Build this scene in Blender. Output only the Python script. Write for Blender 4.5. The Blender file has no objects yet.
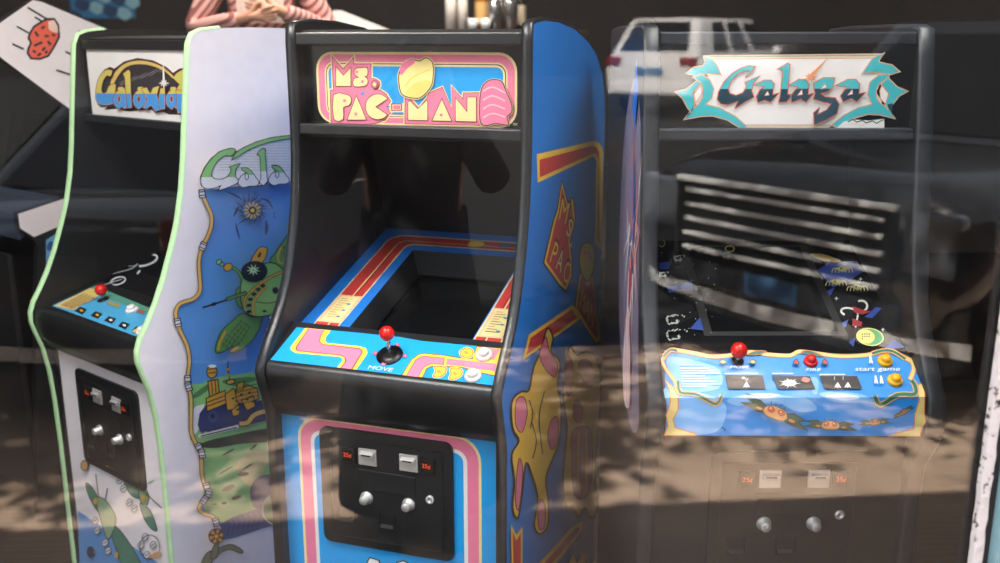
import bpy, bmesh, math, random
from math import sin, cos, pi, radians, tan, atan2, sqrt
from mathutils import Vector, Matrix
from mathutils.geometry import tessellate_polygon
random.seed(7)
scene = bpy.context.scene
COL = scene.collection

# ------------------------------------------------------------------ camera numbers (35 mm lens, standing eye height)
F = 972.0; PITCH = radians(13.94); YAW = radians(5.1); CAMZ = 1.70
GLASS_Y = 1.5

def ray(px, py):
    a = (px - 500) / F; b = -(py - 281.5) / F
    Y = cos(PITCH) + b * sin(PITCH); Z = -sin(PITCH) + b * cos(PITCH)
    return Vector((a * cos(YAW) + Y * sin(YAW), -a * sin(YAW) + Y * cos(YAW), Z))

# ------------------------------------------------------------------ materials
MATS = {}
def lin(c):
    return tuple(((x / 255) / 12.92 if x / 255 <= .04045 else ((x / 255 + .055) / 1.055) ** 2.4) for x in c) + (1,)

def M(name, c, rough=.45, metal=0, vary=.06, scale=60, bump=0, spec=.5, coat=0, emit=None, estr=0):
    if name in MATS: return MATS[name]
    m = bpy.data.materials.new(name); m.use_nodes = True
    nt = m.node_tree; b = nt.nodes['Principled BSDF']
    base = lin(c)
    tc = nt.nodes.new('ShaderNodeTexCoord'); nz = nt.nodes.new('ShaderNodeTexNoise')
    nz.inputs['Scale'].default_value = scale; nz.inputs['Detail'].default_value = 4
    nt.links.new(tc.outputs['Object'], nz.inputs['Vector'])
    cr = nt.nodes.new('ShaderNodeValToRGB')
    cr.color_ramp.elements[0].position = .3; cr.color_ramp.elements[1].position = .7
    cr.color_ramp.elements[0].color = tuple(x * (1 - vary) for x in base[:3]) + (1,)
    cr.color_ramp.elements[1].color = tuple(min(1, x * (1 + vary)) for x in base[:3]) + (1,)
    nt.links.new(nz.outputs['Fac'], cr.inputs['Fac']); nt.links.new(cr.outputs['Color'], b.inputs['Base Color'])
    b.inputs['Roughness'].default_value = rough; b.inputs['Metallic'].default_value = metal
    b.inputs['Specular IOR Level'].default_value = spec
    b.inputs['Coat Weight'].default_value = coat; b.inputs['Coat Roughness'].default_value = .08
    if bump:
        bp = nt.nodes.new('ShaderNodeBump'); bp.inputs['Strength'].default_value = bump; bp.inputs['Distance'].default_value = .002
        nt.links.new(nz.outputs['Fac'], bp.inputs['Height']); nt.links.new(bp.outputs['Normal'], b.inputs['Normal'])
    if emit:
        b.inputs['Emission Color'].default_value = lin(emit); b.inputs['Emission Strength'].default_value = estr
    MATS[name] = m; return m

def A(name, c):                                    # printed ink on vinyl or board
    return M('ink_' + name, c, rough=.38, vary=.03, scale=25)

def ramp_mat(name, tex, stops, scale, rough=.7, bump=0, axis=None, detail=6, distort=0, spec=.3):
    m = bpy.data.materials.new(name); m.use_nodes = True; nt = m.node_tree; b = nt.nodes['Principled BSDF']
    tc = nt.nodes.new('ShaderNodeTexCoord'); t = nt.nodes.new(tex)
    t.inputs['Scale'].default_value = scale
    if tex == 'ShaderNodeTexNoise': t.inputs['Detail'].default_value = detail
    if tex == 'ShaderNodeTexWave':
        t.bands_direction = axis or 'X'; t.inputs['Distortion'].default_value = distort
    nt.links.new(tc.outputs['Object'], t.inputs['Vector'])
    cr = nt.nodes.new('ShaderNodeValToRGB'); e = cr.color_ramp.elements
    while len(e) < len(stops): e.new(.5)
    for k, (p, c) in enumerate(stops): e[k].position = p; e[k].color = lin(c)
    nt.links.new(t.outputs['Fac'], cr.inputs['Fac']); nt.links.new(cr.outputs['Color'], b.inputs['Base Color'])
    b.inputs['Roughness'].default_value = rough; b.inputs['Specular IOR Level'].default_value = spec
    if bump:
        bp = nt.nodes.new('ShaderNodeBump'); bp.inputs['Strength'].default_value = bump; bp.inputs['Distance'].default_value = .01
        nt.links.new(t.outputs['Fac'], bp.inputs['Height']); nt.links.new(bp.outputs['Normal'], b.inputs['Normal'])
    MATS[name] = m; return m

# ------------------------------------------------------------------ mesh builder
class MB:
    def __init__(s): s.v = []; s.f = []; s.m = []; s.mats = []; s.smooth = []
    def mi(s, mat):
        if mat not in s.mats: s.mats.append(mat)
        return s.mats.index(mat)
    def face(s, pts, mat, smooth=False):
        k = len(s.v); s.v += [tuple(p) for p in pts]; s.f.append(list(range(k, k + len(pts)))); s.m.append(s.mi(mat)); s.smooth.append(smooth)
    def grid(s, rows, mat, closed=False, smooth=True):
        k = len(s.v); n = len(rows[0]); mi = s.mi(mat)
        for r in rows: s.v += [tuple(p) for p in r]
        for i in range(len(rows) - 1):
            for j in range(n if closed else n - 1):
                j2 = (j + 1) % n
                s.f.append([k + i * n + j, k + i * n + j2, k + (i + 1) * n + j2, k + (i + 1) * n + j]); s.m.append(mi); s.smooth.append(smooth)
    def box(s, x0, x1, y0, y1, z0, z1, mat):
        p = [(x, y, z) for x in (x0, x1) for y in (y0, y1) for z in (z0, z1)]
        for q in ((0, 1, 3, 2), (4, 6, 7, 5), (0, 4, 5, 1), (2, 3, 7, 6), (0, 2, 6, 4), (1, 5, 7, 3)): s.face([p[i] for i in q], mat)
    def prism(s, poly, axis, a, b, mat, capmat=None):   # poly of 2D points extruded along axis ('x': (y,z), 'y': (x,z), 'z': (x,y))
        def P(q, t): return (t, q[0], q[1]) if axis == 'x' else ((q[0], t, q[1]) if axis == 'y' else (q[0], q[1], t))
        k = len(s.v); n = len(poly); s.v += [P(q, a) for q in poly] + [P(q, b) for q in poly]; mi = s.mi(mat)
        for i in range(n): s.f.append([k + i, k + (i + 1) % n, k + n + (i + 1) % n, k + n + i]); s.m.append(mi); s.smooth.append(False)
        ci = s.mi(capmat or mat)
        for t in tessellate_polygon([[Vector((q[0], q[1], 0)) for q in poly]]):
            s.f.append([k + i for i in t]); s.m.append(ci); s.smooth.append(False)
            s.f.append([k + n + i for i in t]); s.m.append(ci); s.smooth.append(False)
    def lathe(s, prof, origin, axis, mat, n=20, smooth=True):
        axis = Vector(axis).normalized(); t = Vector((1, 0, 0)) if abs(axis.x) < .8 else Vector((0, 1, 0))
        e1 = axis.cross(t).normalized(); e2 = axis.cross(e1); o = Vector(origin)
        rows = [[o + axis * h + (e1 * cos(2 * pi * j / n) + e2 * sin(2 * pi * j / n)) * r for j in range(n)] for r, h in prof]
        s.grid(rows, mat, closed=True, smooth=smooth)
    def tube(s, pts, r, mat, n=8, cap=True):
        pts = [Vector(p) for p in pts]; rs = r if isinstance(r, (list, tuple)) else [r] * len(pts); rows = []
        for i, p in enumerate(pts):
            d = (pts[min(i + 1, len(pts) - 1)] - pts[max(i - 1, 0)]).normalized(); t = Vector((0, 0, 1)) if abs(d.z) < .9 else Vector((1, 0, 0))
            a = d.cross(t).normalized(); b = d.cross(a)
            rows.append([p + (a * cos(2 * pi * j / n) + b * sin(2 * pi * j / n)) * rs[i] for j in range(n)])
        if cap: rows = [[pts[0]] * n] + rows + [[pts[-1]] * n]
        s.grid(rows, mat, closed=True)
    def ball(s, c, r, mat, n=16, sc=(1, 1, 1)):
        c = Vector(c)
        rows = [[c + Vector((r * sc[0] * sin(pi * i / n) * cos(2 * pi * j / n), r * sc[1] * sin(pi * i / n) * sin(2 * pi * j / n), r * sc[2] * cos(pi * i / n))) for j in range(n)] for i in range(n + 1)]
        s.grid(rows, mat, closed=True)
    def build(s, name, parent=None, bevel=0, **kw):
        me = bpy.data.meshes.new(name); me.from_pydata(s.v, [], s.f)
        for m in s.mats: me.materials.append(m)
        me.polygons.foreach_set('material_index', s.m); me.polygons.foreach_set('use_smooth', s.smooth)
        bm = bmesh.new(); bm.from_mesh(me)
        bmesh.ops.remove_doubles(bm, verts=bm.verts, dist=2e-6)
        bmesh.ops.recalc_face_normals(bm, faces=bm.faces)
        bm.to_mesh(me); bm.free(); me.update()
        o = bpy.data.objects.new(name, me); COL.objects.link(o)
        if parent: o.parent = parent
        if bevel:
            md = o.modifiers.new('Bevel', 'BEVEL'); md.width = bevel; md.segments = 2; md.limit_method = 'ANGLE'; md.angle_limit = radians(50)
        for k, v in kw.items(): o[k] = v
        return o

def empty(name, loc=(0, 0, 0), rz=0, parent=None, **kw):
    o = bpy.data.objects.new(name, None); o.empty_display_size = .1; COL.objects.link(o)
    o.location = loc; o.rotation_euler = (0, 0, rz)
    if parent: o.parent = parent
    for k, v in kw.items(): o[k] = v
    return o
def thing(name, label, cat, loc=(0, 0, 0), rz=0, group=None):
    o = empty(name, loc, rz, label=label, category=cat)
    if group: o['group'] = group
    return o
def tag(o, label, cat, group=None):
    o['label'] = label; o['category'] = cat
    if group: o['group'] = group
    return o
def copy_tree(o, parent=None):
    c = o.copy(); COL.objects.link(c); c.parent = parent
    for ch in list(o.children): copy_tree(ch, c)
    return c

# ------------------------------------------------------------------ flat printed artwork laid on the planes of a cabinet
def smooth(pts, n=4, closed=True):
    out = []; N = len(pts); rng = range(N) if closed else range(N - 1)
    for i in rng:
        g = lambda k: pts[k % N] if closed else pts[max(0, min(N - 1, k))]
        p0, p1, p2, p3 = g(i - 1), g(i), g(i + 1), g(i + 2)
        for j in range(n):
            t = j / n
            out.append(tuple(.5 * (2 * p1[a] + (p2[a] - p0[a]) * t + (2 * p0[a] - 5 * p1[a] + 4 * p2[a] - p3[a]) * t * t + (3 * p1[a] - p0[a] - 3 * p2[a] + p3[a]) * t ** 3) for a in (0, 1)))
    if not closed: out.append(tuple(pts[-1]))
    return out
def clip(poly, a, b, c):                            # keep a*x+b*y+c >= 0
    out = []
    for i in range(len(poly)):
        p, q = poly[i], poly[(i + 1) % len(poly)]; dp = a * p[0] + b * p[1] + c; dq = a * q[0] + b * q[1] + c
        if dp >= 0: out.append(p)
        if (dp > 0 > dq) or (dp < 0 < dq):
            t = dp / (dp - dq); out.append((p[0] + (q[0] - p[0]) * t, p[1] + (q[1] - p[1]) * t))
    return out
def ell(cx, cy, rx, ry, rot=0, n=20, a0=0, a1=360):
    return [(cx + rx * cos(t) * cos(rot) - ry * sin(t) * sin(rot), cy + rx * cos(t) * sin(rot) + ry * sin(t) * cos(rot)) for t in [radians(a0 + (a1 - a0) * i / n) for i in range(n if a1 - a0 == 360 else n + 1)]]
def rrect(x0, x1, y0, y1, r, n=6):
    out = []
    for cx, cy, a in ((x1 - r, y1 - r, 0), (x0 + r, y1 - r, 90), (x0 + r, y0 + r, 180), (x1 - r, y0 + r, 270)):
        out += [(cx + r * cos(radians(a + 90 * i / n)), cy + r * sin(radians(a + 90 * i / n))) for i in range(n + 1)]
    return out
TXT = {}
def text_tris(s):
    if s in TXT: return TXT[s]
    cu = bpy.data.curves.new('t', 'FONT'); cu.body = s; cu.resolution_u = 3
    ob = bpy.data.objects.new('t', cu); COL.objects.link(ob)
    dg = bpy.context.evaluated_depsgraph_get(); dg.update(); ev = ob.evaluated_get(dg); me = ev.to_mesh(); me.calc_loop_triangles()
    v = [(p.co.x, p.co.y) for p in me.vertices]; t = [[v[i] for i in tr.vertices] for tr in me.loop_triangles]
    ev.to_mesh_clear(); bpy.data.objects.remove(ob); bpy.data.curves.remove(cu)
    xs = [p[0] for q in t for p in q]; ys = [p[1] for q in t for p in q]
    x0, x1, y0, y1 = min(xs), max(xs), min(ys), max(ys)
    TXT[s] = [[((p[0] - x0) / (x1 - x0), (p[1] - y0) / (y1 - y0)) for p in q] for q in t]
    return TXT[s]

class Art:
    """Ink laid in thin layers on a plane of a cabinet. The plane is given in the cabinet's own axes; outlines were read off the
    photograph (frame()) or are given in plane coordinates (mode 'uv')."""
    EPS = .00009
    def __init__(s, mb, cab, p0, n, split=None, uv=None):
        s.mb = mb; s.cab = cab; s.p0 = Vector(p0); s.n = Vector(n).normalized(); s.k = 1; s.z = (0, 0, 1); s.split = split; s.uv = uv; s.mir = False
    def frame(s, x0, y0, x1, w): s.z = (x0, y0, (x1 - x0) / w); s.mode = 'px'; return s
    def P(s, p, pl=None):
        p0, n = (pl or (s.p0, s.n))
        if s.uv and s.mode == 'uv':
            e1, e2 = s.uv; q = p0 + e1 * p[0] + e2 * p[1]
        else:
            px = s.z[0] + p[0] * s.z[2]; py = s.z[1] + p[1] * s.z[2]
            d = ray(px, py); R = Matrix.Rotation(-s.cab['r'], 3, 'Z'); o = R @ (Vector((0, 0, CAMZ)) - Vector((s.cab['x'], s.cab['y'], 0))); d = R @ d
            q = o + d * ((p0 - o).dot(n) / d.dot(n))
        return q + n * (s.k * s.EPS)
    mode = 'px'
    xlim = None
    def face(s, q3, mat):                           # keep the ink on the board
        if s.xlim:
            for lo, sg in ((s.xlim, 1), (s.xlim, -1)):
                out = []
                for i in range(len(q3)):
                    p, q = q3[i], q3[(i + 1) % len(q3)]; dp = lo - sg * p.x; dq = lo - sg * q.x
                    if dp >= 0: out.append(p)
                    if (dp > 0 > dq) or (dp < 0 < dq): out.append(p.lerp(q, dp / (dp - dq)))
                q3 = out
        if len(q3) > 2: s.mb.face(q3, mat)
    def tris(s, T, mat):
        for t in T:
            if s.split:
                (ya, yb, p1, n1) = s.split            # bend line in photo pixels: y = ya + yb*x
                pp = [(s.z[0] + p[0] * s.z[2], s.z[1] + p[1] * s.z[2]) for p in t]
                for q, pl in ((clip(pp, yb, -1, ya), None), (clip(pp, -yb, 1, -ya), (Vector(p1), Vector(n1).normalized()))):
                    if len(q) > 2:
                        zz = s.z; s.z = (0, 0, 1); s.face([s.P(p, pl) for p in q], mat); s.z = zz
            else: s.face([s.P(p) for p in t], mat)
    def fill(s, pts, mat, cl=None):
        T = [[pts[i] for i in t] for t in tessellate_polygon([[Vector((p[0], p[1], 0)) for p in pts]])]
        if cl: T = [q for q in (clip(t, *cl) for t in T) if len(q) > 2]
        s.tris(T, mat); s.k += 1
    def line(s, pts, w, mat, closed=False):
        N = len(pts); L = []; R = []
        for i in range(N):
            a = pts[(i - 1) % N] if closed or i else pts[0]; b = pts[(i + 1) % N] if closed or i < N - 1 else pts[-1]; p = pts[i]
            d1 = Vector((p[0] - a[0], p[1] - a[1])); d2 = Vector((b[0] - p[0], b[1] - p[1]))
            d1 = d1.normalized() if d1.length > 1e-9 else d2.normalized(); d2 = d2.normalized() if d2.length > 1e-9 else d1
            m = d1 + d2; m = m.normalized() if m.length > .2 else d2
            nn = Vector((-m.y, m.x)); k = 1 / max(.45, abs(nn.dot(Vector((-d1.y, d1.x))))); h = w / 2 * k
            L.append((p[0] + nn.x * h, p[1] + nn.y * h)); R.append((p[0] - nn.x * h, p[1] - nn.y * h))
        T = []
        for i in range(N if closed else N - 1):
            j = (i + 1) % N; T.append([L[i], L[j], R[j], R[i]])
        s.tris(T, mat); s.k += 1
    def both(s, pts, fillm, w, linem, closed=True): s.fill(pts, fillm); s.line(pts, w, linem, closed)
    def text(s, string, o, ex, ey, mat, cl=None):
        T = [[(o[0] + ex[0] * p[0] + ey[0] * p[1], o[1] + ex[1] * p[0] + ey[1] * p[1]) for p in t] for t in text_tris(string)]
        if cl: T = [q for q in (clip(t, *cl) for t in T) if len(q) > 2]
        s.tris(T, mat); s.k += 1

# ------------------------------------------------------------------ shared paints
BLACK = M('black_laminate', (24, 25, 27), .42, vary=.15, scale=200, bump=.05)
TRIMB = M('black_trim_plastic', (30, 32, 35), .3)
DOORB = M('black_powder_coat', (21, 22, 24), .45, vary=.1, scale=400, bump=.15)
DARKIN = M('black_inside_paint', (9, 9, 10), .6)
SCREEN = M('dark_screen_glass', (14, 15, 17), .12, spec=.6)
RIM = M('screen_rim', (48, 49, 52), .6)
CHROME = M('chrome_metal', (215, 215, 218), .15, metal=1, vary=.02)
WHITEP = M('white_button_plastic', (228, 226, 222), .3)
STEEL = M('brushed_steel', (205, 203, 200), .38, metal=.55)
REDP = M('red_ball_plastic', (215, 28, 20), .22)
YELP = M('yellow_button_plastic', (245, 180, 25), .3)
LAMPR = M('orange_lamp_letters', (230, 80, 35), .4, emit=(255, 90, 30), estr=.35)
LAMPD = M('dark_lamp_window', (30, 12, 10), .25)
WOODB = M('board_back', (38, 34, 30), .7)
K = A('black', (22, 20, 20)); CREAM = A('cream', (243, 222, 160)); PINK = A('pink', (238, 128, 160)); YEL = A('yellow', (250, 205, 70))
SKY = A('cyan_blue', (20, 158, 232)); RED = A('red', (205, 62, 58)); DKRED = A('oxblood', (120, 30, 35)); WHITE = A('white', (238, 234, 232))

FLOORZ = -.09; REFL = .034; DUST_HAZE = .004; SKYS = 1.05; SUNS = 36.0; SHOPE = 130; EXPO = 0.42
# ------------------------------------------------------------------ arcade cabinets (axes of a cabinet: x across, -y towards the player, z up)
def slab(mb, a, b, th, u0, u1, mat, capmat=None):   # a board from profile point a to b, (v, z), thickness below it
    dx, dz = b[0] - a[0], b[1] - a[1]; L = sqrt(dx * dx + dz * dz); nx, nz = -dz / L * th, dx / L * th
    mb.prism([(-a[0], a[1]), (-b[0], b[1]), (-(b[0] + nx), b[1] + nz), (-(a[0] + nx), a[1] + nz)], 'x', u0, u1, mat, capmat)

def side_panels(cab, root, front, top, zb, face, trim, inner, t, W, edge_label=None, trim_top=99):
    """front: (v, z) from the bottom up; top: from the front to the back; both panels with their plastic edge."""
    back = top[-1][0]; zb = FLOORZ; front = [(front[0][0], zb)] + front[1:]
    poly = [(front[0][0], zb)] + front[1:] + top[1:] + [(back, zb)]
    mbs = []
    for s in (-1, 1):
        mb = MB(); mb.prism([(-v, z) for v, z in poly], 'x', s * (W / 2 - t), s * W / 2, inner)
        k = len(mb.v); q = [(s * (W / 2 + .0004), -v, z) for v, z in poly]      # painted outer face
        for tri in tessellate_polygon([[Vector((p[1], p[2], 0)) for p in q]]): mb.face([q[i] for i in tri], face)
        mbs.append(mb)
    line = front + top[1:1 + trim_top]
    def trims(parent, s):
        rows = []
        for i, (v, z) in enumerate(line):
            a = line[max(0, i - 1)]; b = line[min(len(line) - 1, i + 1)]; d = Vector((b[0] - a[0], b[1] - a[1])).normalized(); n = Vector((d.y, -d.x))
            rows.append([(s * (W / 2 + .001 - (t + .002) * j / 6), -(v + n.x * h), z + n.y * h) for j, h in ((0, -.001), (.25, .0035), (1, .006), (3, .007), (5, .006), (5.75, .0035), (6, -.001))])
        tm = MB(); tm.grid(rows, trim); o = tm.build('edge_trim', parent)
        if edge_label: o['label'] = edge_label
    return mbs, trims

def put(mbs, trims, root):
    for s, mb in zip((-1, 1), mbs):
        p = mb.build('side_panel', root); trims(p, s)

def coin_door(cab, root, u0, ztop, v, plate=DOORB):
    """black steel coin door, .36 wide and .32 high, hung on the plane v"""
    def X(a): return u0 + a
    y = -v
    mb = MB(); w, h = .36, .318
    mb.prism([(u0 + p[0], ztop - h / 2 + p[1]) for p in rrect(-w / 2, w / 2, -h / 2, h / 2, .022)], 'y', y - .008, y + .002, plate)
    door = mb.build('coin_door', root, .003, label='black steel coin door with two slots')
    zc = ztop - h / 2
    mb = MB()                                       # pressed rib round the door and the blank plate in its middle
    for a, b, c, d in ((-.155, .155, .128, .133), (-.155, .155, -.140, -.135), (-.155, -.150, -.14, .133), (.150, .155, -.14, .133)): mb.box(X(a), X(b), y - .0105, y - .008, zc + c, zc + d, plate)
    mb.build('pressed_rib', door)
    mb = MB(); mb.box(X(-.073), X(.083), y - .0115, y - .008, zc + .004, zc + .058, plate); mb.build('blank_plate', door, .002)
    for k, (lx, sx) in enumerate(((-.098, -.045), (.115, .066))):
        zz = zc + .094
        mb = MB(); mb.box(X(lx - .018), X(lx + .018), y - .016, y - .008, zz - .020, zz + .020, plate); mb.box(X(lx - .0145), X(lx + .0145), y - .0165, y - .015, zz - .016, zz + .016, LAMPD)
        art = MB()
        lamp = mb
        T = text_tris('25¢')
        for t in T: lamp.face([(X(lx - .0115 + .023 * p[0]), y - .0169, zz - .007 + .014 * p[1]) for p in t], LAMPR)
        lamp.build('price_lamp', door, label='lamp window reading 25¢')
        mb = MB(); x0, x1, z0, z1 = X(sx - .0245), X(sx + .0245), zz - .0215, zz + .0215
        mb.box(x0, x1, y - .013, y - .008, z0, z1, STEEL)
        mb.prism([(y - .013, z1 - .006), (y - .022, z1 - .010), (y - .022, z1 - .017), (y - .013, z1 - .021)], 'x', x0 + .006, x1 - .006, STEEL)
        mb.box(x0 + .012, x1 - .012, y - .0225, y - .0215, z1 - .0155, z1 - .0115, DARKIN)
        mb.build('coin_slot', door, .0008, label='pale metal coin slot plate')
    for kx in (-.056, .059):
        mb = MB(); mb.lathe([(0, .006), (.0165, .006), (.0175, .010), (.0165, .014), (.0125, .016), (.0115, .030), (.010, .032), (0, .032)], (X(kx + .004), y, zc - .018), (0, -1, 0), STEEL)
        mb.build('reject_knob', door, label='pale round reject knob')
    mb = MB(); mb.lathe([(0, .006), (.011, .006), (.0115, .012), (.009, .015), (.006, .015), (.0055, .012), (0, .012)], (X(.121), y, zc + .004), (0, -1, 0), STEEL); mb.build('lock', door, label='round metal lock')
    for cx in (-.112, .002):
        mb = MB(); zz = zc - .074
        mb.box(X(cx - .02), X(cx + .02), y - .0085, y - .0078, zz - .018, zz + .018, DARKIN)
        mb.box(X(cx - .022), X(cx - .02), y - .012, y - .008, zz - .02, zz + .02, plate); mb.box(X(cx + .02), X(cx + .022), y - .012, y - .008, zz - .02, zz + .02, plate)
        mb.box(X(cx - .022), X(cx + .022), y - .014, y - .008, zz - .022, zz - .018, plate)
        mb.prism([(y - .0085, zz - .018), (y - .013, zz - .018), (y - .0085, zz - .010)], 'x', X(cx - .018), X(cx + .018), DARKIN)  # black ramp colour stands in for the shade of the return recess
        mb.build('coin_return', door)
    return door

def on_plane(cab, px, py, p0, n):
    a = Art(None, cab, p0, n); a.k = 0
    return a.P((px, py))

def joystick(cab, root, p0, n, base_px, ballr, mat=REDP, wr=.033, tall=.055):
    p = on_plane(cab, *base_px, p0, n); n = Vector(n).normalized()
    mb = MB()
    mb.lathe([(.0, .0), (wr, 0), (wr, .0025), (.010, .004), (0, .004)], p, n, M('black_washer', (15, 15, 16), .35))
    j = mb.build('joystick', root)
    ax = (n + Vector((0, 0, 1.2))).normalized()
    s = MB(); s.tube([p, p + ax * tall], .0052, CHROME, 10); s.build('shaft', j, label='bright metal shaft')
    b = MB(); b.ball(p + ax * (tall + ballr * .6), ballr, mat, 18); b.build('ball', j, label='glossy red ball')
    return j
def button(cab, root, p0, n, px, r, mat, name='start_button', label=None, high=.016):
    p = on_plane(cab, *px, p0, n)
    mb = MB(); mb.lathe([(0, 0), (r, 0), (r, .004), (r * .93, .008), (r * .72, .010), (r * .66, .008), (0, .008)], p, n, mat)
    b = mb.build(name, root)
    if label: b['label'] = label
    q = MB(); q.lathe([(r * .62, .006), (r * .62, high), (r * .54, high + .003), (0, high + .004)], p, n, mat); q.build('plunger', b)
    return b

CABS = {'ms': dict(x=-.0156, y=2.404, r=-.40833), 'gx': dict(x=-.8291, y=3.0278, r=-.7775), 'ga': dict(x=.82657, y=2.13434, r=-.08283)}
def root_of(key, label):
    c = CABS[key]
    return thing('arcade_cabinet', label, 'arcade machine', (c['x'], c['y'], 0), c['r'], 'arcade machines behind the shop window')

def common_shell(root, iw, back, top, front_v, front_top, bez_rear, bar, marq_v, mats):
    bm, inner, fp = mats
    for nm, (z0, z1, v0) in bar.items():
        mb = MB(); mb.box(-iw, iw, -v0, -(v0 - .03), z0, z1, bm); mb.build(nm, root, .004)
    mb = MB(); tz = [p for p in top]
    for a, b in zip(tz[:-1], tz[1:]): slab(mb, (a[0] - .03 if a is tz[0] else a[0], a[1] - .022), (b[0], b[1] - .022), .012, -iw, iw, inner)
    mb.build('top_panel', root)
    zlow = bar['lower_bar'][0]
    mb = MB(); slab(mb, (-.03, zlow + .004), (-.40, zlow + .03), .012, -iw, iw, inner); mb.build('speaker_panel', root)
    mb = MB(); slab(mb, (-.40, zlow + .03), (bez_rear[0] - .012, bez_rear[1] - .02), .012, -iw, iw, inner); mb.build('monitor_hood', root)
    mb = MB(); mb.box(-iw, iw, -(back + .02), -back, .02, top[-1][1] - .03, WOODB); mb.build('back_panel', root)
    mb = MB(); mb.box(-iw, iw, -(front_v - .03), -(back + .03), FLOORZ, .08, inner); mb.build('base', root)

# ================================================================== the blue machine in the middle
def build_blue():
    cab = CABS['ms']; root = root_of('ms', 'blue arcade machine with pink-banded front, black edges and yellow figures on its side')
    W, t = .64, .025; iw = W / 2 - t
    front = [(.19, 0), (.19, .70), (.19, .78), (.207, .835), (.222, .88), (.228, .905), (.224, .918), (.206, .945), (.183, .973), (.149, 1.008), (.113, 1.053), (.082, 1.105), (.056, 1.165), (.036, 1.225), (.020, 1.285), (.011, 1.34), (.004, 1.40), (0, 1.47), (0, 1.70), (-.004, 1.735)]
    top = [(-.004, 1.735), (-.03, 1.741), (-.1, 1.747), (-.24, 1.744), (-.4, 1.729), (-.55, 1.698), (-.66, 1.66), (-.75, 1.60), (-.79, 1.53), (-.80, 1.45)]
    side = A('side_blue', (30, 124, 212))
    mbs, trims = side_panels(cab, root, front, top, .0, side, TRIMB, BLACK, t, W)
    # ---- printing on the right-hand side
    a = Art(mbs[1], cab, (W / 2 + .0005, 0, 0), (1, 0, 0)); a.frame(520, 130, 620, 256)
    a.fill([(43, 62), (150, 37), (190, 28), (203, 33), (210, 44), (213, 60), (208, 310), (192, 285), (195, 78), (188, 68), (45, 135)], YEL)
    a.fill([(50, 76), (186, 40), (196, 44), (203, 58), (203, 294), (198, 280), (201, 74), (192, 58), (51, 121)], RED)
    a.both([(107, 130), (122, 186), (136, 172), (142, 232), (128, 285), (133, 330), (133, 372), (118, 414), (99, 395), (60, 340), (85, 232), (95, 203)], YEL, 3, K)
    a.fill([(107, 146), (121, 198), (132, 188), (136, 232), (124, 283), (128, 332), (128, 368), (116, 402), (102, 386), (67, 336), (90, 238), (99, 208)], RED)
    for s_, o, ex, ey in (('M', (96, 226), (24, 18), (12, -62)), ('S', (114, 262), (12, 20), (14, -48)), ('P', (72, 336), (14, 14), (18, -62)), ('A', (87, 352), (18, 16), (14, -60)), ('C', (106, 388), (16, 4), (8, -62))):
        a.text(s_, o, ex, ey, DKRED); a.text(s_, (o[0] + 2, o[1] + 1), (ex[0] * .8, ex[1] * .8), (ey[0] * .85, ey[1] * .85), YEL if s_ in 'MPC' else CREAM)
    a.line([(128, 290), (129, 300)], 5, YEL); a.line([(134, 388), (138, 398)], 4, RED)
    a.both([(150, 372), (160, 350), (172, 385), (184, 360), (188, 392), (205, 538), (193, 548), (165, 505), (138, 458)], YEL, 2.5, K)
    a.fill([(152, 385), (160, 366), (171, 402), (183, 380), (187, 410), (199, 526), (193, 534), (167, 494), (144, 455)], RED)
    a.text('MAN', (148, 452), (36, 62), (10, -55), DKRED); a.text('MAN', (150, 450), (34, 58), (8, -48), YEL)
    a.both(smooth([(155, 300), (168, 288), (185, 300), (190, 330), (184, 365), (172, 388), (158, 372), (150, 335)]), YEL, 3, K)      # plain yellow shape
    a.line(smooth([(160, 320), (172, 312), (184, 340)], 4, False), 4, PINK)
    a.frame(500, 310, 620, 267)
    a.fill([(48, 112), (62, 55), (160, -12), (180, 18)], YEL); a.fill([(56, 100), (66, 62), (157, -1), (170, 17)], RED)
    # two plain wavy yellow shapes with rose patches, where the figures of the maker's artwork stand
    f1 = smooth([(103, 40), (116, 62), (112, 92), (132, 118), (126, 165), (134, 215), (130, 290), (108, 348), (100, 380), (106, 430), (104, 480), (86, 498), (74, 476), (82, 420), (70, 370), (56, 340), (48, 400), (38, 462), (26, 440), (30, 380), (24, 322), (40, 290), (26, 262), (24, 205), (44, 182), (62, 178), (72, 130), (88, 92)])
    a.both(f1, YEL, 4, K)
    for q in ([(100, 60), (108, 92), (126, 120), (120, 148), (98, 130), (86, 98)], [(34, 200), (52, 196), (58, 232), (46, 272), (32, 252)], [(112, 245), (126, 240), (126, 290), (112, 310), (104, 280)], [(40, 330), (48, 360), (40, 440), (32, 430), (34, 372)], [(88, 420), (98, 440), (96, 482), (84, 486), (82, 450)]):
        a.fill(smooth(q), PINK); a.line(smooth(q), 2, DKRED, True)
    for q in ([(68, 250), (78, 290), (70, 330)], [(96, 180), (84, 240), (92, 320)], [(62, 200), (70, 230), (64, 262)]): a.line(smooth(q, 5, False), 2.5, K)
    f2 = smooth([(152, 82), (168, 100), (190, 92), (212, 108), (222, 160), (218, 250), (210, 350), (214, 440), (200, 462), (186, 440), (172, 460), (158, 436), (142, 430), (138, 360), (146, 260), (138, 200), (142, 130)])
    a.both(f2, YEL, 4, K)
    for q in ([(150, 100), (160, 130), (152, 190), (142, 170), (144, 128)], [(172, 118), (196, 112), (206, 150), (200, 172), (184, 160)], [(164, 200), (180, 215), (178, 250), (160, 238)], [(158, 270), (196, 262), (204, 330), (196, 400), (180, 420), (162, 408), (156, 340)]):
        a.fill(smooth(q), A('rose', (205, 108, 110))); a.line(smooth(q), 2, DKRED, True)
    for q in ([(172, 270), (170, 340), (174, 410)], [(188, 268), (190, 340), (188, 405)]): a.line(smooth(q, 5, False), 2.5, YEL)
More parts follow.
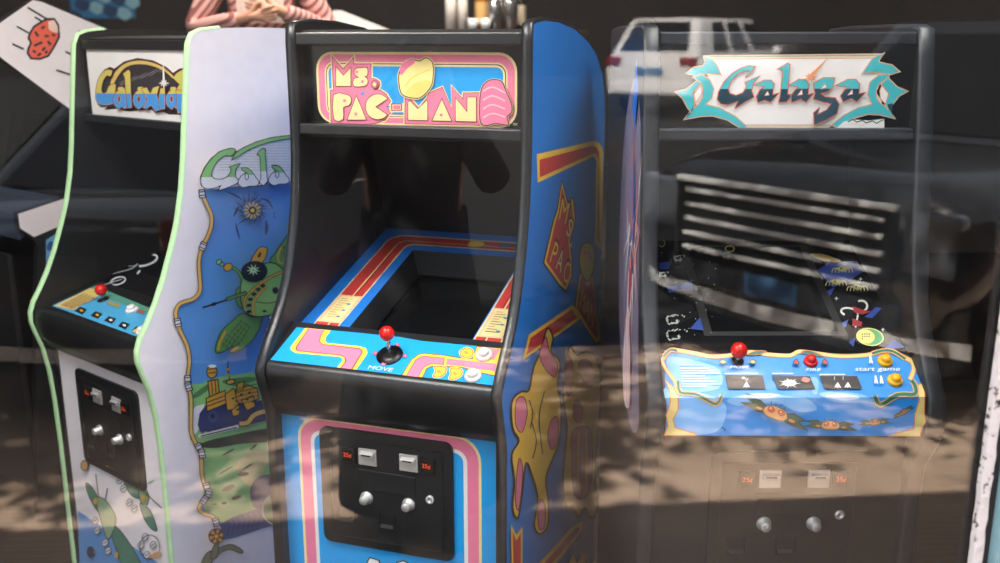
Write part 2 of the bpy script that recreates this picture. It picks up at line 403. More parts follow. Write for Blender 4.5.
    a.fill([(20, 476), (32, 500), (46, 482), (46, 575), (22, 575)], YEL); a.fill([(24, 492), (32, 512), (42, 496), (42, 575), (26, 575)], RED)
    a.fill([(72, 575), (160, 478), (182, 470), (176, 496), (112, 575)], YEL); a.fill([(84, 575), (160, 488), (174, 481), (170, 494), (102, 575)], RED)
    a.both(smooth([(150, 560), (160, 540), (168, 560), (178, 540), (190, 552), (180, 580), (152, 582)]), YEL, 3, K)
    put(mbs, trims, root)
    common_shell(root, iw, -.80, top, .16, .78, (-.51, 1.136), {'top_bar': (1.688, 1.719, 0), 'lower_bar': (1.468, 1.496, 0)}, -.04, (TRIMB, DARKIN, None))
    # ---- marquee
    mb = MB(); mb.box(-iw, iw, .04, .05, 1.494, 1.69, M('marquee_black', (18, 18, 19), .2)); a = Art(mb, cab, (0, .04, 0), (0, -1, 0), uv=(Vector((1, 0, 0)), Vector((0, 0, 1)))); a.xlim = iw; a.mode = 'uv'
    u0, u1, z0, z1 = -.261, .271, 1.4945, 1.672
    for ins, c, r in ((0, CREAM, .045), (.006, PINK, .040), (.024, CREAM, .026), (.0275, K, .024), (.0295, CREAM, .023), (.0345, SKY, .018)):
        a.fill(rrect(u0 + ins, u1 - ins, z0 + ins * .75, z1 - ins, r), c)
    a.frame(310, 45, 420, 688)
    back = [(137, 68), (208, 150), (275, 76), (275, 118), (383, 118), (383, 208), (410, 212), (434, 228), (438, 252), (424, 275), (402, 282), (440, 282), (478, 308), (505, 352), (482, 385), (505, 422), (470, 470), (402, 494), (392, 488), (386, 496), (133, 490), (128, 283), (148, 280)]
    a.line(back, 20, CREAM, True); a.fill(back, PINK); a.line(back, 4, DKRED, True)
    a.both([(500, 365), (590, 365), (590, 420), (500, 420)], CREAM, .1, CREAM); a.both(rrect(510, 575, 367, 410, 5), PINK, 4, DKRED); a.fill(rrect(518, 567, 374, 403, 3), CREAM); a.both(rrect(525, 562, 380, 398, 3), PINK, 3, DKRED)
    a.fill([(486, 372), (498, 386), (486, 398)], SKY); a.fill([(318, 296), (345, 296), (330, 318)], SKY)
    a.line([(505, 430), (595, 432)], 4, DKRED)
    man = [(595, 492), (597, 322), (610, 312), (682, 395), (735, 330), (745, 300), (829, 264), (890, 400), (889, 262), (958, 338), (960, 300), (1066, 298), (1066, 502)]
    a.line(man, 18, CREAM, True); a.fill(man, PINK); a.line(man, 4, DKRED, True)
    L = [[(164, 258), (164, 133), (211, 190), (258, 138), (258, 258)], smooth([(362, 143), (320, 142), (290, 146), (277, 168), (287, 190), (305, 203), (276, 210), (276, 258), (340, 258), (364, 240), (362, 210), (345, 196), (362, 190)], 2),
         smooth([(150, 310), (225, 308), (255, 322), (262, 348), (245, 380), (212, 390), (212, 464), (152, 466)], 2), [(293, 315), (356, 468), (234, 468)],
         [(415, 386)] + ell(427, 386, 78, 80, 0, 20, 38, 322)]
    ms = lambda q: [(p[0] * 120 / 751 / (110 / 688) + 625.4, p[1]) for p in q]
    L += [ms(q) for q in ([(-10, 470), (-10, 360), (0, 345), (52, 398), (104, 348), (114, 348), (114, 472)], [(202, 335), (265, 476), (140, 474)], [(287, 476), (287, 328), (360, 416), (360, 325), (418, 325), (418, 480)])]
    for q in L: a.fill(q, CREAM); a.line(q, 4, DKRED, True)
    a.both(ell(407, 246, 22, 24), PINK, 4, DKRED); a.both(ell(407, 246, 13, 15), CREAM, 3, DKRED)
    for c in ((296, 168), (332, 228), (220, 347), (291, 430), (824, 437)): a.fill(ell(c[0], c[1], 9, 9), PINK)
    # plain ornaments where the maker's figures are
    f = smooth([(560, 190), (590, 120), (640, 90), (690, 100), (730, 80), (770, 110), (775, 190), (760, 260), (700, 325), (640, 330), (575, 300)])
    a.line(f, 16, CREAM, True); a.both(f, A('pale_yellow', (245, 226, 150)), 6, K)
    a.fill(smooth([(566, 150), (590, 110), (650, 88), (660, 110), (610, 150), (575, 190)]), PINK); a.fill(smooth([(600, 300), (660, 240), (740, 220), (765, 235), (735, 275), (690, 318), (640, 326)]), A('pale_gold', (246, 214, 120))); a.line(smooth([(600, 260), (650, 200), (760, 150)], 5, False), 5, YEL)
    f = ms(smooth([(445, 480), (440, 380), (450, 280), (480, 232), (530, 215), (580, 230), (606, 290), (640, 370), (640, 420), (612, 450), (620, 500), (540, 490), (480, 505)]))
    a.line(f, 12, CREAM, True); a.both(f, PINK, 6, K); [a.line(ms(smooth([(462, 290 + 55 * q_), (520, 262 + 55 * q_), (600, 300 + 50 * q_)], 4, False)), 9, A('pale_pink', (246, 190, 200))) for q_ in range(4)]
    a.text('TM', ms([(648, 502)])[0], (26, 0), (0, -14), CREAM)
    mb.build('marquee', root, label='pink and blue sign with chunky cream letters')
    # ---- bezel with the screen sunk in it
    A0, B0 = Vector((0, -.055, .977)), Vector((0, .515, 1.138)); e2 = (B0 - A0).normalized(); n = Vector((1, 0, 0)).cross(e2)
    BZ = A('bezel_blue', (34, 122, 214)); mb = MB(); a = Art(mb, cab, A0, n, uv=(Vector((1, 0, 0)), e2)); a.xlim = iw
    def T(px, py): q = on_plane(cab, px, py, A0, n); return q.x, (q - A0).dot(e2)
    tl, bl, br = T(411.6, 250), T(351, 327), T(472, 340)
    hx0, hx1 = (tl[0] + bl[0]) / 2, br[0]; hx1 = max(hx1, .17); hy0, hy1 = (bl[1] + br[1]) / 2, tl[1]; Lb = (B0 - A0).length
    print('screen hole', hx0, hx1, hy0, hy1, Lb, tl, bl, br)
    a.mode = 'uv'; a.k = 0
    def Q(x, y, d=0): return A0 + Vector((x, 0, 0)) + e2 * y - n * d
    for x0, x1, y0, y1 in ((-iw, iw, 0, hy0), (-iw, iw, hy1, Lb), (-iw, hx0, hy0, hy1), (hx1, iw, hy0, hy1)): mb.face([Q(x0, y0), Q(x1, y0), Q(x1, y1), Q(x0, y1)], BZ)
    mb.face([Q(-iw, 0, .008), Q(iw, 0, .008), Q(iw, 0), Q(-iw, 0)], BLACK)
    a.k = 1; m = (hx0 + hx1) / 2
    def band(i0, j0, i1, j1, mat, r0, r1):        # a U of ink round the hole, i = inset from the board's edge at the sides, j at the rear
        o = [(-iw + i0, 0)] + [(-iw + i0 + r0 - r0 * cos(radians(q)), Lb - j0 - r0 + r0 * sin(radians(q))) for q in range(0, 91, 15)] + [(iw - i0 - r0 + r0 * sin(radians(q)), Lb - j0 - r0 + r0 * cos(radians(q))) for q in range(0, 91, 15)] + [(iw - i0, 0)]
        r = [(-iw + i1, 0)] + [(-iw + i1 + r1 - r1 * cos(radians(q)), Lb - j1 - r1 + r1 * sin(radians(q))) for q in range(0, 91, 15)] + [(iw - i1 - r1 + r1 * sin(radians(q)), Lb - j1 - r1 + r1 * cos(radians(q))) for q in range(0, 91, 15)] + [(iw - i1, 0)]
        a.tris([[o[k], o[k + 1], r[k + 1], r[k]] for k in range(len(o) - 1)], mat); a.k += 1
    band(.036, .050, .110, .108, CREAM, .05, .03); band(.040, .056, .106, .102, RED, .046, .03); band(.076, .084, .080, .087, CREAM, .035, .03); band(.081, .089, .084, .0915, DKRED, .033, .03)
    for s in (-1, 1):                               # cream instruction cards low on both bands
        c = sorted((s * (iw - .041), s * (iw - .105)))
        a.fill([(c[0], .03), (c[1], .03), (c[1], .17), (c[0], .17)], CREAM); a.line([(c[0] + .004, .034), (c[1] - .004, .034), (c[1] - .004, .166), (c[0] + .004, .166)], .0015, PINK, True)
        for q in range(9): a.line([(c[0] + .012, .152 - q * .012), (c[0] + .03 + .02 * ((q * 7) % 3) / 2, .152 - q * .012)], .0025, RED if q % 3 == 0 else K if s > 0 else A('gold', (190, 150, 60)))
        for q in range(3): a.fill(ell(c[0] + .046, .06 + .032 * q, .006, .004), A('teal', (45, 150, 165)))
    a.fill(smooth([(.00, Lb - .096), (.0, Lb - .068), (.02, Lb - .06), (.045, Lb - .07), (.05, Lb - .09), (.03, Lb - .1)]), YEL); a.line(smooth([(.00, Lb - .096), (.0, Lb - .068), (.02, Lb - .06), (.045, Lb - .07), (.05, Lb - .09), (.03, Lb - .1)]), .002, K, True)
    for q in range(3): a.both(rrect(.095 + q * .04, .128 + q * .04, Lb - .088, Lb - .070, .006), A('mid_blue', (50, 110, 175)), .0025, K)
    bz = mb.build('monitor_bezel', root, label='blue printed bezel with red band')
    mb = MB(); d = .075
    mb.face([Q(hx0, hy0), Q(hx0, hy1), Q(hx0 + .012, hy1 - .012, d), Q(hx0 + .012, hy0 + .012, d)], RIM); mb.face([Q(hx1, hy0), Q(hx1, hy1), Q(hx1 - .012, hy1 - .012, d), Q(hx1 - .012, hy0 + .012, d)], RIM)
    mb.face([Q(hx0, hy1), Q(hx1, hy1), Q(hx1 - .012, hy1 - .012, d), Q(hx0 + .012, hy1 - .012, d)], RIM); mb.face([Q(hx0, hy0), Q(hx1, hy0), Q(hx1 - .012, hy0 + .012, d), Q(hx0 + .012, hy0 + .012, d)], RIM)
    mb.build('screen_surround', root)
    mb = MB(); cx, cy = (hx0 + hx1) / 2, (hy0 + hy1) / 2; wx, wy = (hx1 - hx0) / 2 - .008, (hy1 - hy0) / 2 - .008
    mb.grid([[Q(cx + wx * i / 6, cy + wy * j / 6, d + .002 + .012 * ((i / 6) ** 2 + (j / 6) ** 2) / 2) for i in range(-6, 7)] for j in range(-6, 7)], SCREEN)
    mb.build('screen', root)
    # ---- control panel
    P0 = Vector((0, -.205, .9293)); P1 = Vector((0, -.078, .9953)); e2 = (P1 - P0).normalized(); n = Vector((1, 0, 0)).cross(e2)
    mb = MB(); slab(mb, (.205, .929), (.078, .995), .012, -iw, iw, TRIMB); a = Art(mb, cab, P0, n); a.xlim = iw
    a.frame(260, 310, 400, 788); zb = lambda q: [(p[0] * 1.0 + 675.4, p[1]) for p in q]
    a.fill([(55, 285), (206, 97), (480, 121), (790, 152)] + zb([(240, 175), (700, 216), (640, 436), (110, 372)]), SKY)
    path = [(330, 108), (295, 125)]
    a.fill([(255, 101), (400, 114), (372, 150), (366, 172), (378, 186), (560, 203), (596, 214), (606, 238), (598, 256), (538, 341), (430, 327), (463, 287), (462, 272), (440, 264), (200, 242), (174, 226), (172, 208)], YEL)
    a.fill([(272, 105), (362, 113), (342, 150), (338, 178), (352, 192), (560, 216), (576, 226), (578, 240), (518, 338), (450, 330), (480, 290), (476, 268), (450, 256), (215, 232), (200, 222), (202, 208)], DKRED)
    a.fill([(276, 105), (358, 113), (338, 150), (334, 180), (350, 195), (556, 220), (570, 228), (572, 240), (512, 337), (456, 330), (486, 290), (480, 265), (452, 252), (218, 229), (206, 221), (208, 208)], PINK)
    f = zb([(120, 372), (180, 278), (215, 252), (250, 245), (360, 255), (450, 270), (520, 275), (546, 205), (700, 218), (690, 222), (670, 290), (690, 296), (672, 365), (655, 372), (560, 352), (470, 325), (340, 316), (290, 318), (262, 332), (238, 384)])
    a.fill(f, YEL); a.line(f, 4, DKRED, True)
    a.fill(zb([(146, 376), (200, 284), (232, 264), (262, 262), (362, 272), (358, 308), (290, 303), (256, 316), (236, 338), (212, 382)]), PINK); a.line(zb([(146, 376), (200, 284), (232, 264), (262, 262), (362, 272), (358, 308), (290, 303), (256, 316), (236, 338), (212, 382)]), 3, DKRED, True)
    a.fill(zb([(378, 276), (470, 284), (656, 304), (650, 345), (560, 335), (470, 318), (372, 308)]), PINK); a.fill(zb([(560, 210), (676, 222), (640, 282), (540, 270)]), PINK)
    a.text('1 PLAYER   2 PLAYER', zb([(398, 302)])[0], (235, 26), (4, -14), A('pale_red', (226, 150, 150)))
    for q in ([(465, 225), (490, 215), (520, 228), (522, 255), (495, 268), (462, 262), (450, 240)], [(308, 322), (340, 320), (372, 330), (362, 365), (330, 380), (300, 375), (315, 350)], [(396, 336), (430, 330), (462, 342), (456, 372), (420, 392), (390, 388), (402, 362)]):
        q = smooth(zb(q)); a.line(q, 12, CREAM, True); a.both(q, YEL, 4, DKRED)
        c = (sum(p[0] for p in q) / len(q), sum(p[1] for p in q) / len(q)); a.fill(ell(c[0], c[1], 13, 9, .3), A('tan_orange', (225, 150, 70)))
    for s in ((650, 246), (775, 200), (818, 262), (697, 308)): a.both([(s[0] - 14, s[1]), (s[0], s[1] - 11), (s[0] + 14, s[1]), (s[0], s[1] + 11)], PINK, 2.5, RED)
    a.text('MOVE', (606, 336), (135, 16), (14, -20), WHITE)
    mb.build('control_panel', root, label='blue control panel with pink path')
    joystick(cab, root, P0, n, (389.8, 355.5), .0185, tall=.05)
    button(cab, root, P0, n, (484.3, 356), .0205, WHITEP); button(cab, root, P0, n, (473.2, 377), .0205, WHITEP)
    mb = MB(); lip = [(.203, .931), (.212, .927), (.219, .919), (.2225, .908), (.2225, .895), (.216, .86), (.203, .815), (.188, .785), (.16, .785)]
    mb.grid([[(u, -v, z) for u in (-iw, iw)] for v, z in lip], M('black_lip_vinyl', (22, 23, 25), .32, bump=.04, scale=300)); mb.build('panel_lip', root)
    # ---- front panel and coin door
    mb = MB(); v = .16; mb.box(-iw, iw, -v, -v + .018, .02, .79, A('front_blue', (24, 160, 235))); a = Art(mb, cab, (0, -v, 0), (0, -1, 0), uv=(Vector((1, 0, 0)), Vector((0, 0, 1)))); a.xlim = iw; a.mode = 'uv'
    for ins, c, r in ((0, CREAM, .062), (.007, PINK, .056), (.036, WHITE, .032), (.046, A('front_blue', (24, 160, 235)), .024)):
        a.fill(rrect(-.250 + ins, .247 - ins, .06 + ins, .776 - ins, r), c)
    a.frame(320, 420, 460, 551)
    a.both([(178, 575), (196, 541), (222, 548), (236, 556), (226, 580)], WHITE, 5, K); a.both([(292, 580), (302, 560), (330, 553), (346, 562), (338, 582)], WHITE, 5, K)
    mb.build('front_panel', root, label='bright blue front with pink arch band')
    q0, q1 = on_plane(cab, 320.5, 425, Vector((0, -v, 0)), Vector((0, -1, 0))), on_plane(cab, 453, 447, Vector((0, -v, 0)), Vector((0, -1, 0)))
    print('ms door', q0, q1)
    coin_door(cab, root, (q0.x + q1.x) / 2, (q0.z + q1.z) / 2 + .006, v)
    return root
# ================================================================== the white machine with green edges, turned to the left
def build_white():
    cab = CABS['gx']; root = root_of('gx', 'white-sided arcade machine with pale green edges and a blue space picture on its side')
    W, t = .64, .020; iw = W / 2 - t
    front = [(.188, 0), (.187, .40), (.190, .56), (.196, .66), (.209, .745), (.227, .80), (.236, .835), (.235, .865), (.222, .898), (.197, .935), (.168, .985), (.137, 1.05), (.105, 1.13), (.080, 1.20), (.058, 1.29), (.043, 1.38), (.028, 1.50), (.012, 1.62), (.002, 1.69), (-.012, 1.717)]
    top = [(-.012, 1.717), (-.04, 1.727), (-.1, 1.733), (-.2, 1.736), (-.33, 1.735), (-.45, 1.725), (-.55, 1.70), (-.60, 1.65)]
    GREEN = M('green_edge_plastic', (186, 226, 172), .35); SIDE = A('side_white', (240, 232, 236))
    mbs, trims = side_panels(cab, root, front, top, 0, SIDE, GREEN, BLACK, t, W, 'pale green plastic edge', 2)
    BL = A('space_blue', (92, 152, 216)); NAVY = A('navy', (34, 52, 100)); GR = A('leaf_green', (142, 198, 116)); GRD = A('moss_green', (88, 136, 76)); TAN = A('pipe_tan', (226, 178, 96)); GOLD = A('gold2', (214, 158, 48)); SIL = A('pipe_silver', (222, 222, 226))
    a = Art(mbs[1], cab, (W / 2 + .0005, 0, 0), (1, 0, 0)); a.frame(0, 0, 1000, 1000)
    pipe = [(201.3, 194.5), (204.6, 203.3), (209.5, 214), (210, 224), (206.6, 235.5), (201.5, 245), (197.5, 259), (198, 276), (198.8, 288), (196, 295), (190, 299.5), (179, 303), (174.2, 311), (175.3, 320), (178.5, 330), (185.5, 345), (188, 360), (186.5, 373), (185.3, 383), (189.3, 396), (189.6, 415), (189.8, 432), (195, 444), (198.8, 450), (200, 460), (200.6, 475), (204, 487), (206.5, 493), (200.6, 501), (197.6, 508), (203, 513), (211.5, 516), (214.8, 523)]
    ps = smooth(pipe, 3, False)
    R_ = 332
    a.fill(ps + [(222, 524), (240, 517), (270, 500), (R_, 470), (R_, 170), (297, 178), (262, 184), (232, 187), (205, 190)], BL)
    # land: far hills, plain, dark belt, pale patch, blue rocks
    a.fill([(187.5, 393), (191, 384), (200, 384), (212, 379), (219, 377), (229, 376), (240, 374), (252, 372), (262, 377), (275, 379), (R_, 380), (R_, 440), (190, 440)], GR)
    for q in ([(190, 398), (206, 385), (214, 384), (200, 396)], [(222, 381), (246, 377), (258, 379), (236, 386)]): a.fill(smooth(q), GRD)
    a.fill([(190.5, 437), (198, 431), (215, 434), (236, 431), (262, 426), (R_, 420), (R_, 476), (270, 505), (236, 520), (217, 523), (205, 512), (202, 480), (200, 455)], GR)
    a.fill([(190.4, 412), (196, 406), (204, 404), (203, 418), (197, 432), (190.4, 438)], WHITE)
    a.fill(smooth([(197, 446), (210, 440), (228, 436), (246, 432), (268, 428), (300, 424), (300, 440), (268, 442), (240, 444), (215, 448)]), A('deep_green', (28, 46, 30)))
    a.fill(smooth([(236, 464), (252, 452), (268, 454), (262, 474), (250, 486), (240, 477)]), A('sand', (210, 196, 130)))
    for x, y, w_, h_, r_ in ((243, 474, 6, 2.2, -.1), (228, 488, 7, 2.5, -.4), (236, 497.5, 5, 2, -.3), (224, 503, 3, 1.2, -.1), (226, 470, 9, .8, -.5), (248, 466, 6, .8, -.5), (214, 504, 3, .5, 0), (253, 447, 5, 1, -.7), (228, 452, 7, 1, -.5)):
        a.fill(ell(x, y, w_, h_, r_, 10), K if w_ != 6 else A('umber', (120, 96, 60)))
    a.fill(smooth([(251, 500), (250, 488), (257, 478), (270, 474), (300, 470), (300, 508), (258, 509)]), NAVY)
    a.fill([(220, 524), (232, 517), (252, 510), (270, 503), (300, 496), (300, 520), (262, 528), (236, 537), (222, 540)], A('rock_blue', (58, 78, 130)))
    for k in range(13): a.line([(226 + k * 5.2, 536 - k * 1.6), (229 + k * 5.2, 526 - k * 1.9), (226 + k * 5.2, 520 - k * 1.7)], 1.5, NAVY)
    a.fill(smooth([(262, 510), (266, 498), (280, 494), (290, 505), (280, 526), (266, 520)]), GRD); a.line(smooth([(262, 510), (266, 498), (280, 494), (290, 505), (280, 526), (266, 520)]), .8, WHITE, True)
    # gold city on its navy plinth
    a.fill([(199, 413), (206, 404), (232, 402), (262, 400), (285, 396), (285, 418), (262, 421), (232, 428), (200, 432), (197, 425)], NAVY)
    a.line([(198, 436), (218, 431), (238, 426)], 3.2, WHITE); a.line([(200, 436), (236, 427)], 1.2, K)
    for k in range(6): a.fill(ell(202 + 6 * k, 432.8 - 1.6 * k, 1.4, .8, 0, 8), K)
    a.fill(ell(212, 416, 5, 6), A('dim_blue', (50, 74, 120))); a.fill(ell(212, 416, 2, 2.6), K)
    def gold(q): a.both(q, GOLD, 1, K)
    gold([(207, 381), (217, 379), (219, 397), (209, 399)]); gold(ell(211, 371.5, 5.2, 6.2)); a.line([(207.5, 369), (215, 368)], 1, K); a.line([(207.5, 373), (215, 372)], 1, K)
    a.line([(210.5, 381), (212, 397)], .9, K); a.line([(214, 380), (215.5, 397)], .9, K)
    a.fill(ell(211.5, 365.8, 4, 1.6), WHITE)
    gold([(205, 398), (224, 390), (226, 403), (206, 411)]); a.line([(206, 402), (225, 395)], 1, K); a.line([(206, 406), (225, 399)], 1, K)
    gold([(224, 394), (232, 388), (240, 396), (236, 408), (226, 410)]); gold(ell(229.5, 381.5, 4.5, 2.3, -.2)); a.line([(227, 361), (226.6, 366), (227.4, 372), (228.5, 379)], 1, K); a.fill(ell(226.7, 369, 2.2, 1.2), GOLD); a.fill(ell(227.2, 374.5, 2.6, 1.2), GOLD)
    gold([(234, 391), (246, 384), (256, 388), (258, 398), (244, 404), (236, 402)]); gold([(240, 400), (252, 395), (254, 406), (246, 410)]); gold([(236, 383), (243, 381), (242, 389), (235, 391)]); gold([(230, 410), (238, 404), (238, 414), (232, 416)])
    for q in ((232, 398), (240, 394), (248, 392), (246, 399), (236, 409), (252, 401)): a.fill(ell(q[0], q[1], 1.8, .9, -.3, 8), K)
    for y in (386, 390, 394, 398, 402): a.line([(233, y + 3), (244, y), (257, y - 3)], .7, K)
    a.line(smooth([(238, 423), (246, 422), (252, 415), (262, 411), (275, 410)], 4, False), 6, K); a.line(smooth([(238, 423), (246, 422), (252, 415), (262, 411), (275, 410)], 4, False), 4.2, TAN)
    # pipe round the picture, silver joints, valve
    a.line(ps, 4.6, K); a.line(ps, 3.0, TAN)
    def joint(c, d, L=8, w=6):
        d = Vector(d).normalized(); n_ = Vector((-d.y, d.x)); c = Vector(c)
        q = [tuple(c + d * L * s1 / 2 + n_ * w * s2 / 2) for s1, s2 in ((-1, -1), (1, -1), (1, 1), (-1, 1))]
        a.both(q, SIL, 1, K)
        for s1 in (-.25, .2): a.line([tuple(c + d * L * s1 + n_ * w * .5), tuple(c + d * L * s1 - n_ * w * .5)], 1, K)
    for c, d in (((200.5, 193.5), (.1, 1)), ((201, 246), (-.4, 1)), ((176, 322), (.25, 1)), ((186, 379), (.1, 1)), ((186.6, 386), (.3, 1)), ((197, 446.5), (.5, 1)), ((200, 453), (.15, 1)), ((205, 486), (.3, 1)), ((206.5, 492), (-.2, 1)), ((202, 499), (-.7, 1)), ((213.8, 521), (.3, 1))): joint(c, d)
    a.both(ell(214, 535, 7.5, 7.5), TAN, 1, K)
    for k in range(6): a.fill([(214, 535)] + ell(214, 535, 7, 7, 0, 3, k * 60, k * 60 + 30), A('maroon', (150, 60, 50)))
    a.both(ell(214, 535, 2.4, 2.4), YEL, .8, K)
    for q in ([(198, 566), (204, 552), (214, 548), (228, 543), (240, 549), (238, 552), (226, 548), (212, 556), (206, 570)], [(208, 556), (212, 543), (216, 544), (214, 556)]): a.both(smooth(q), A('olive', (122, 124, 92)), .9, K)
    # bursting star
    a.frame(190, 130, 300, 563)
    for k in range(34):
        an = 2 * pi * k / 34; r1 = 38 + 14 * ((k * 7) % 5) / 4; r2 = r1 + 32 + 24 * ((k * 11) % 7) / 6
        a.fill([(300 + r1 * cos(an - .10), 408 + r1 * sin(an - .10)), (300 + r2 * cos(an + .12), 408 + r2 * sin(an + .12)), (300 + r1 * cos(an + .11), 408 + r1 * sin(an + .11))], NAVY)
    for q in ([(340, 345), (385, 355), (410, 400), (400, 392), (378, 365)], [(215, 470), (222, 520), (240, 562), (228, 505)], [(372, 455), (384, 500), (370, 535), (366, 500)], [(165, 312), (220, 328), (260, 360), (215, 338)], [(205, 440), (215, 405), (235, 385), (222, 420)]): a.fill(smooth(q), NAVY)
    for k in range(12):
        an = 2 * pi * k / 12 + .1; a.both([(300 + 16 * cos(an - .25), 408 + 16 * sin(an - .25)), (300 + 46 * cos(an - .1), 408 + 46 * sin(an - .1)), (300 + 44 * cos(an + .14), 408 + 44 * sin(an + .14)), (300 + 16 * cos(an + .2), 408 + 16 * sin(an + .2))], A('flame', (250, 205, 90)), 2, K)
    a.fill(ell(300, 408, 20, 20), K); a.both(ell(300, 408, 11, 11), YEL, 2, K)
    for q in ((410, 425), (412, 443)): a.fill(ell(q[0], q[1], 3, 7), NAVY)
    # the title in green and white outline letters
    ban = [(33, 240), (50, 195), (85, 145), (130, 108), (180, 92), (205, 94), (215, 110), (260, 84), (320, 58), (400, 36), (500, 25), (620, 30), (720, 60), (720, 225), (560, 250), (500, 262), (445, 265), (400, 274), (380, 262), (352, 282), (300, 284), (252, 294), (226, 268), (178, 288), (122, 306), (136, 280), (110, 292), (62, 298), (36, 278)]
    a.both(ban, WHITE, 5, K)
    for k in range(11):
        y = 62 + 14 * k; x0 = 350 - (y - 62) * 1.9 if y < 140 else 190
        a.line([(max(205, x0), y), (720, y)], 1.5, A('slate', (112, 116, 128)))
        if y > 110: a.line([(150 - (y - 110) * .35, y), (192, y)], 1.5, A('slate', (112, 116, 128)))
    arc = smooth([(190, 150), (215, 112), (260, 84), (320, 58), (400, 36), (500, 25), (620, 30)], 4, False); arc2 = smooth([(620, 52), (500, 44), (405, 56), (330, 78), (270, 104), (225, 132), (190, 152)], 4, False)
    a.both(arc + arc2, GR, 4, K)
    Gl = smooth([(33, 240), (50, 195), (85, 145), (130, 108), (180, 92), (205, 94), (210, 104), (188, 132), (160, 128), (125, 150), (98, 190), (88, 222), (100, 244), (140, 248), (175, 228), (188, 196), (178, 186), (235, 168), (210, 200), (212, 240), (230, 262), (178, 288), (122, 306), (136, 280), (110, 292), (62, 298), (36, 278)], 2)
    a.fill(Gl, WHITE); a.fill(Gl, GR, (0, -1, 238)); a.line(Gl, 4, K, True)
    for dx in (0, 155, 310):                         # the round letters
        q = smooth([(222, 262), (238, 232), (262, 214), (246, 204), (240, 190), (268, 190), (290, 206), (312, 236), (330, 262), (318, 282), (280, 284), (250, 292), (228, 278)], 2); q = [(p[0] + dx, p[1] - dx * .07) for p in q]
        a.fill(q, WHITE); a.fill(q, GR, (0, -1, 226 - dx * .07)); a.line(q, 4, K, True)
        q = smooth([(262, 250), (258, 232), (268, 216), (276, 232), (272, 250)], 2); q = [(p[0] + dx, p[1] - dx * .07) for p in q]; a.both(q, WHITE, 4, K)
    l_ = [(318, 122), (330, 100), (352, 90), (362, 96), (360, 120), (370, 240), (374, 258), (352, 282), (330, 268), (338, 240), (334, 132)]
    a.fill(l_, WHITE); a.fill(l_, GR, (0, -1, 208)); a.line(l_, 4, K, True)
    # green winged flying craft
    a.frame(190, 230, 300, 476); WG = A('wing_green', (96, 150, 72))
    def wing(q, rows, ax):
        q = smooth(q); a.both(q, WG, 4, K); cx = sum(p[0] for p in q) / len(q); cy = sum(p[1] for p in q) / len(q); d = Vector(ax).normalized(); n_ = Vector((-d.y, d.x))
        for i in range(-rows, rows + 1):
            for j in (-1.2, -.35, .4, 1.2):
                c = Vector((cx, cy)) + d * i * 21 + n_ * j * 23 * (1 - .06 * abs(i)); k = [tuple(c + d * 9), tuple(c + n_ * 7), tuple(c - d * 9 + n_ * 2), tuple(c - n_ * 4)]
                a.fill(k, K); a.fill([tuple(c + d * 5 - n_ * 1), tuple(c + n_ * 3), tuple(c - d * 6)], GR)
    wing([(205, 355), (250, 370), (290, 365), (280, 420), (240, 480), (185, 520), (155, 522), (165, 495), (120, 522), (92, 524), (92, 490), (118, 430), (165, 385)], 3, (-.62, .78))
    a.line(smooth([(98, 512), (104, 480), (130, 430)], 4, False), 9, GOLD); a.line(smooth([(152, 518), (170, 505), (185, 500)], 4, False), 8, GOLD)
    wing([(320, 130), (345, 90), (400, 10), (450, -60), (540, -120), (560, -40), (520, 60), (450, 130), (370, 158)], 4, (.7, -.72))
    a.line(smooth([(352, 130), (350, 100), (365, 70)], 4, False), 8, GOLD); a.line([(352, 132), (380, 140), (420, 110)], 6, GOLD)
    for q in (smooth([(310, 350), (330, 352), (328, 420), (345, 428), (335, 445), (300, 440), (298, 415), (312, 400)]),): a.both(q, WHITE, 4, K)
    for y in (365, 380, 395, 410): a.line([(306, y), (332, y - 4)], 3, K)
    a.both(smooth([(165, 255), (185, 238), (200, 250), (205, 320), (190, 330), (168, 300)]), GRD, 4, K)
    body = smooth([(190, 215), (230, 165), (300, 135), (350, 145), (385, 190), (398, 250), (385, 310), (330, 352), (260, 366), (205, 345), (188, 290)]); a.both(body, A('craft_green', (126, 178, 92)), 5, K)
    a.line(smooth([(255, 302), (300, 308), (350, 300), (385, 285)], 4, False), 4, K); a.fill(smooth([(330, 345), (380, 315), (395, 280), (398, 320), (360, 350)]), GRD); a.fill(ell(337, 253, 15, 16), GRD); a.both(ell(337, 253, 12, 13), K, 1, K); a.fill(ell(290, 342, 10, 5), K)
    a.line(smooth([(205, 330), (205, 290), (240, 250), (300, 205), (370, 172), (440, 150)], 4, False), 13, K); a.line(smooth([(205, 330), (205, 290), (240, 250), (300, 205), (370, 172), (440, 150)], 4, False), 8, GOLD)
    a.line(smooth([(243, 360), (240, 310), (270, 262), (300, 235)], 4, False), 12, K); a.line(smooth([(243, 360), (240, 310), (270, 262), (300, 235)], 4, False), 8, GOLD)
    for q in ((222, 345), (222, 318), (228, 292), (243, 270), (262, 250), (282, 234)): a.fill([(q[0] - 12, q[1] - 4), (q[0] + 6, q[1] - 10), (q[0] + 12, q[1] + 2), (q[0] - 6, q[1] + 8)], K)
    a.both(smooth([(228, 135), (255, 80), (275, 66), (300, 72), (294, 110), (272, 138)]), GOLD, 4, K); a.line([(262, 110), (272, 90)], 10, K)
    a.both(ell(244, 172, 56, 44, -.1), A('dome', (14, 24, 18)), 4, K)
    for k in range(9):
        an = 2 * pi * k / 9 + .2; a.fill([(240 + 6 * cos(an - 1), 165 + 6 * sin(an - 1)), (240 + 32 * cos(an), 165 + 27 * sin(an)), (240 + 6 * cos(an + 1), 165 + 6 * sin(an + 1))], A('gleam', (190, 225, 160)))
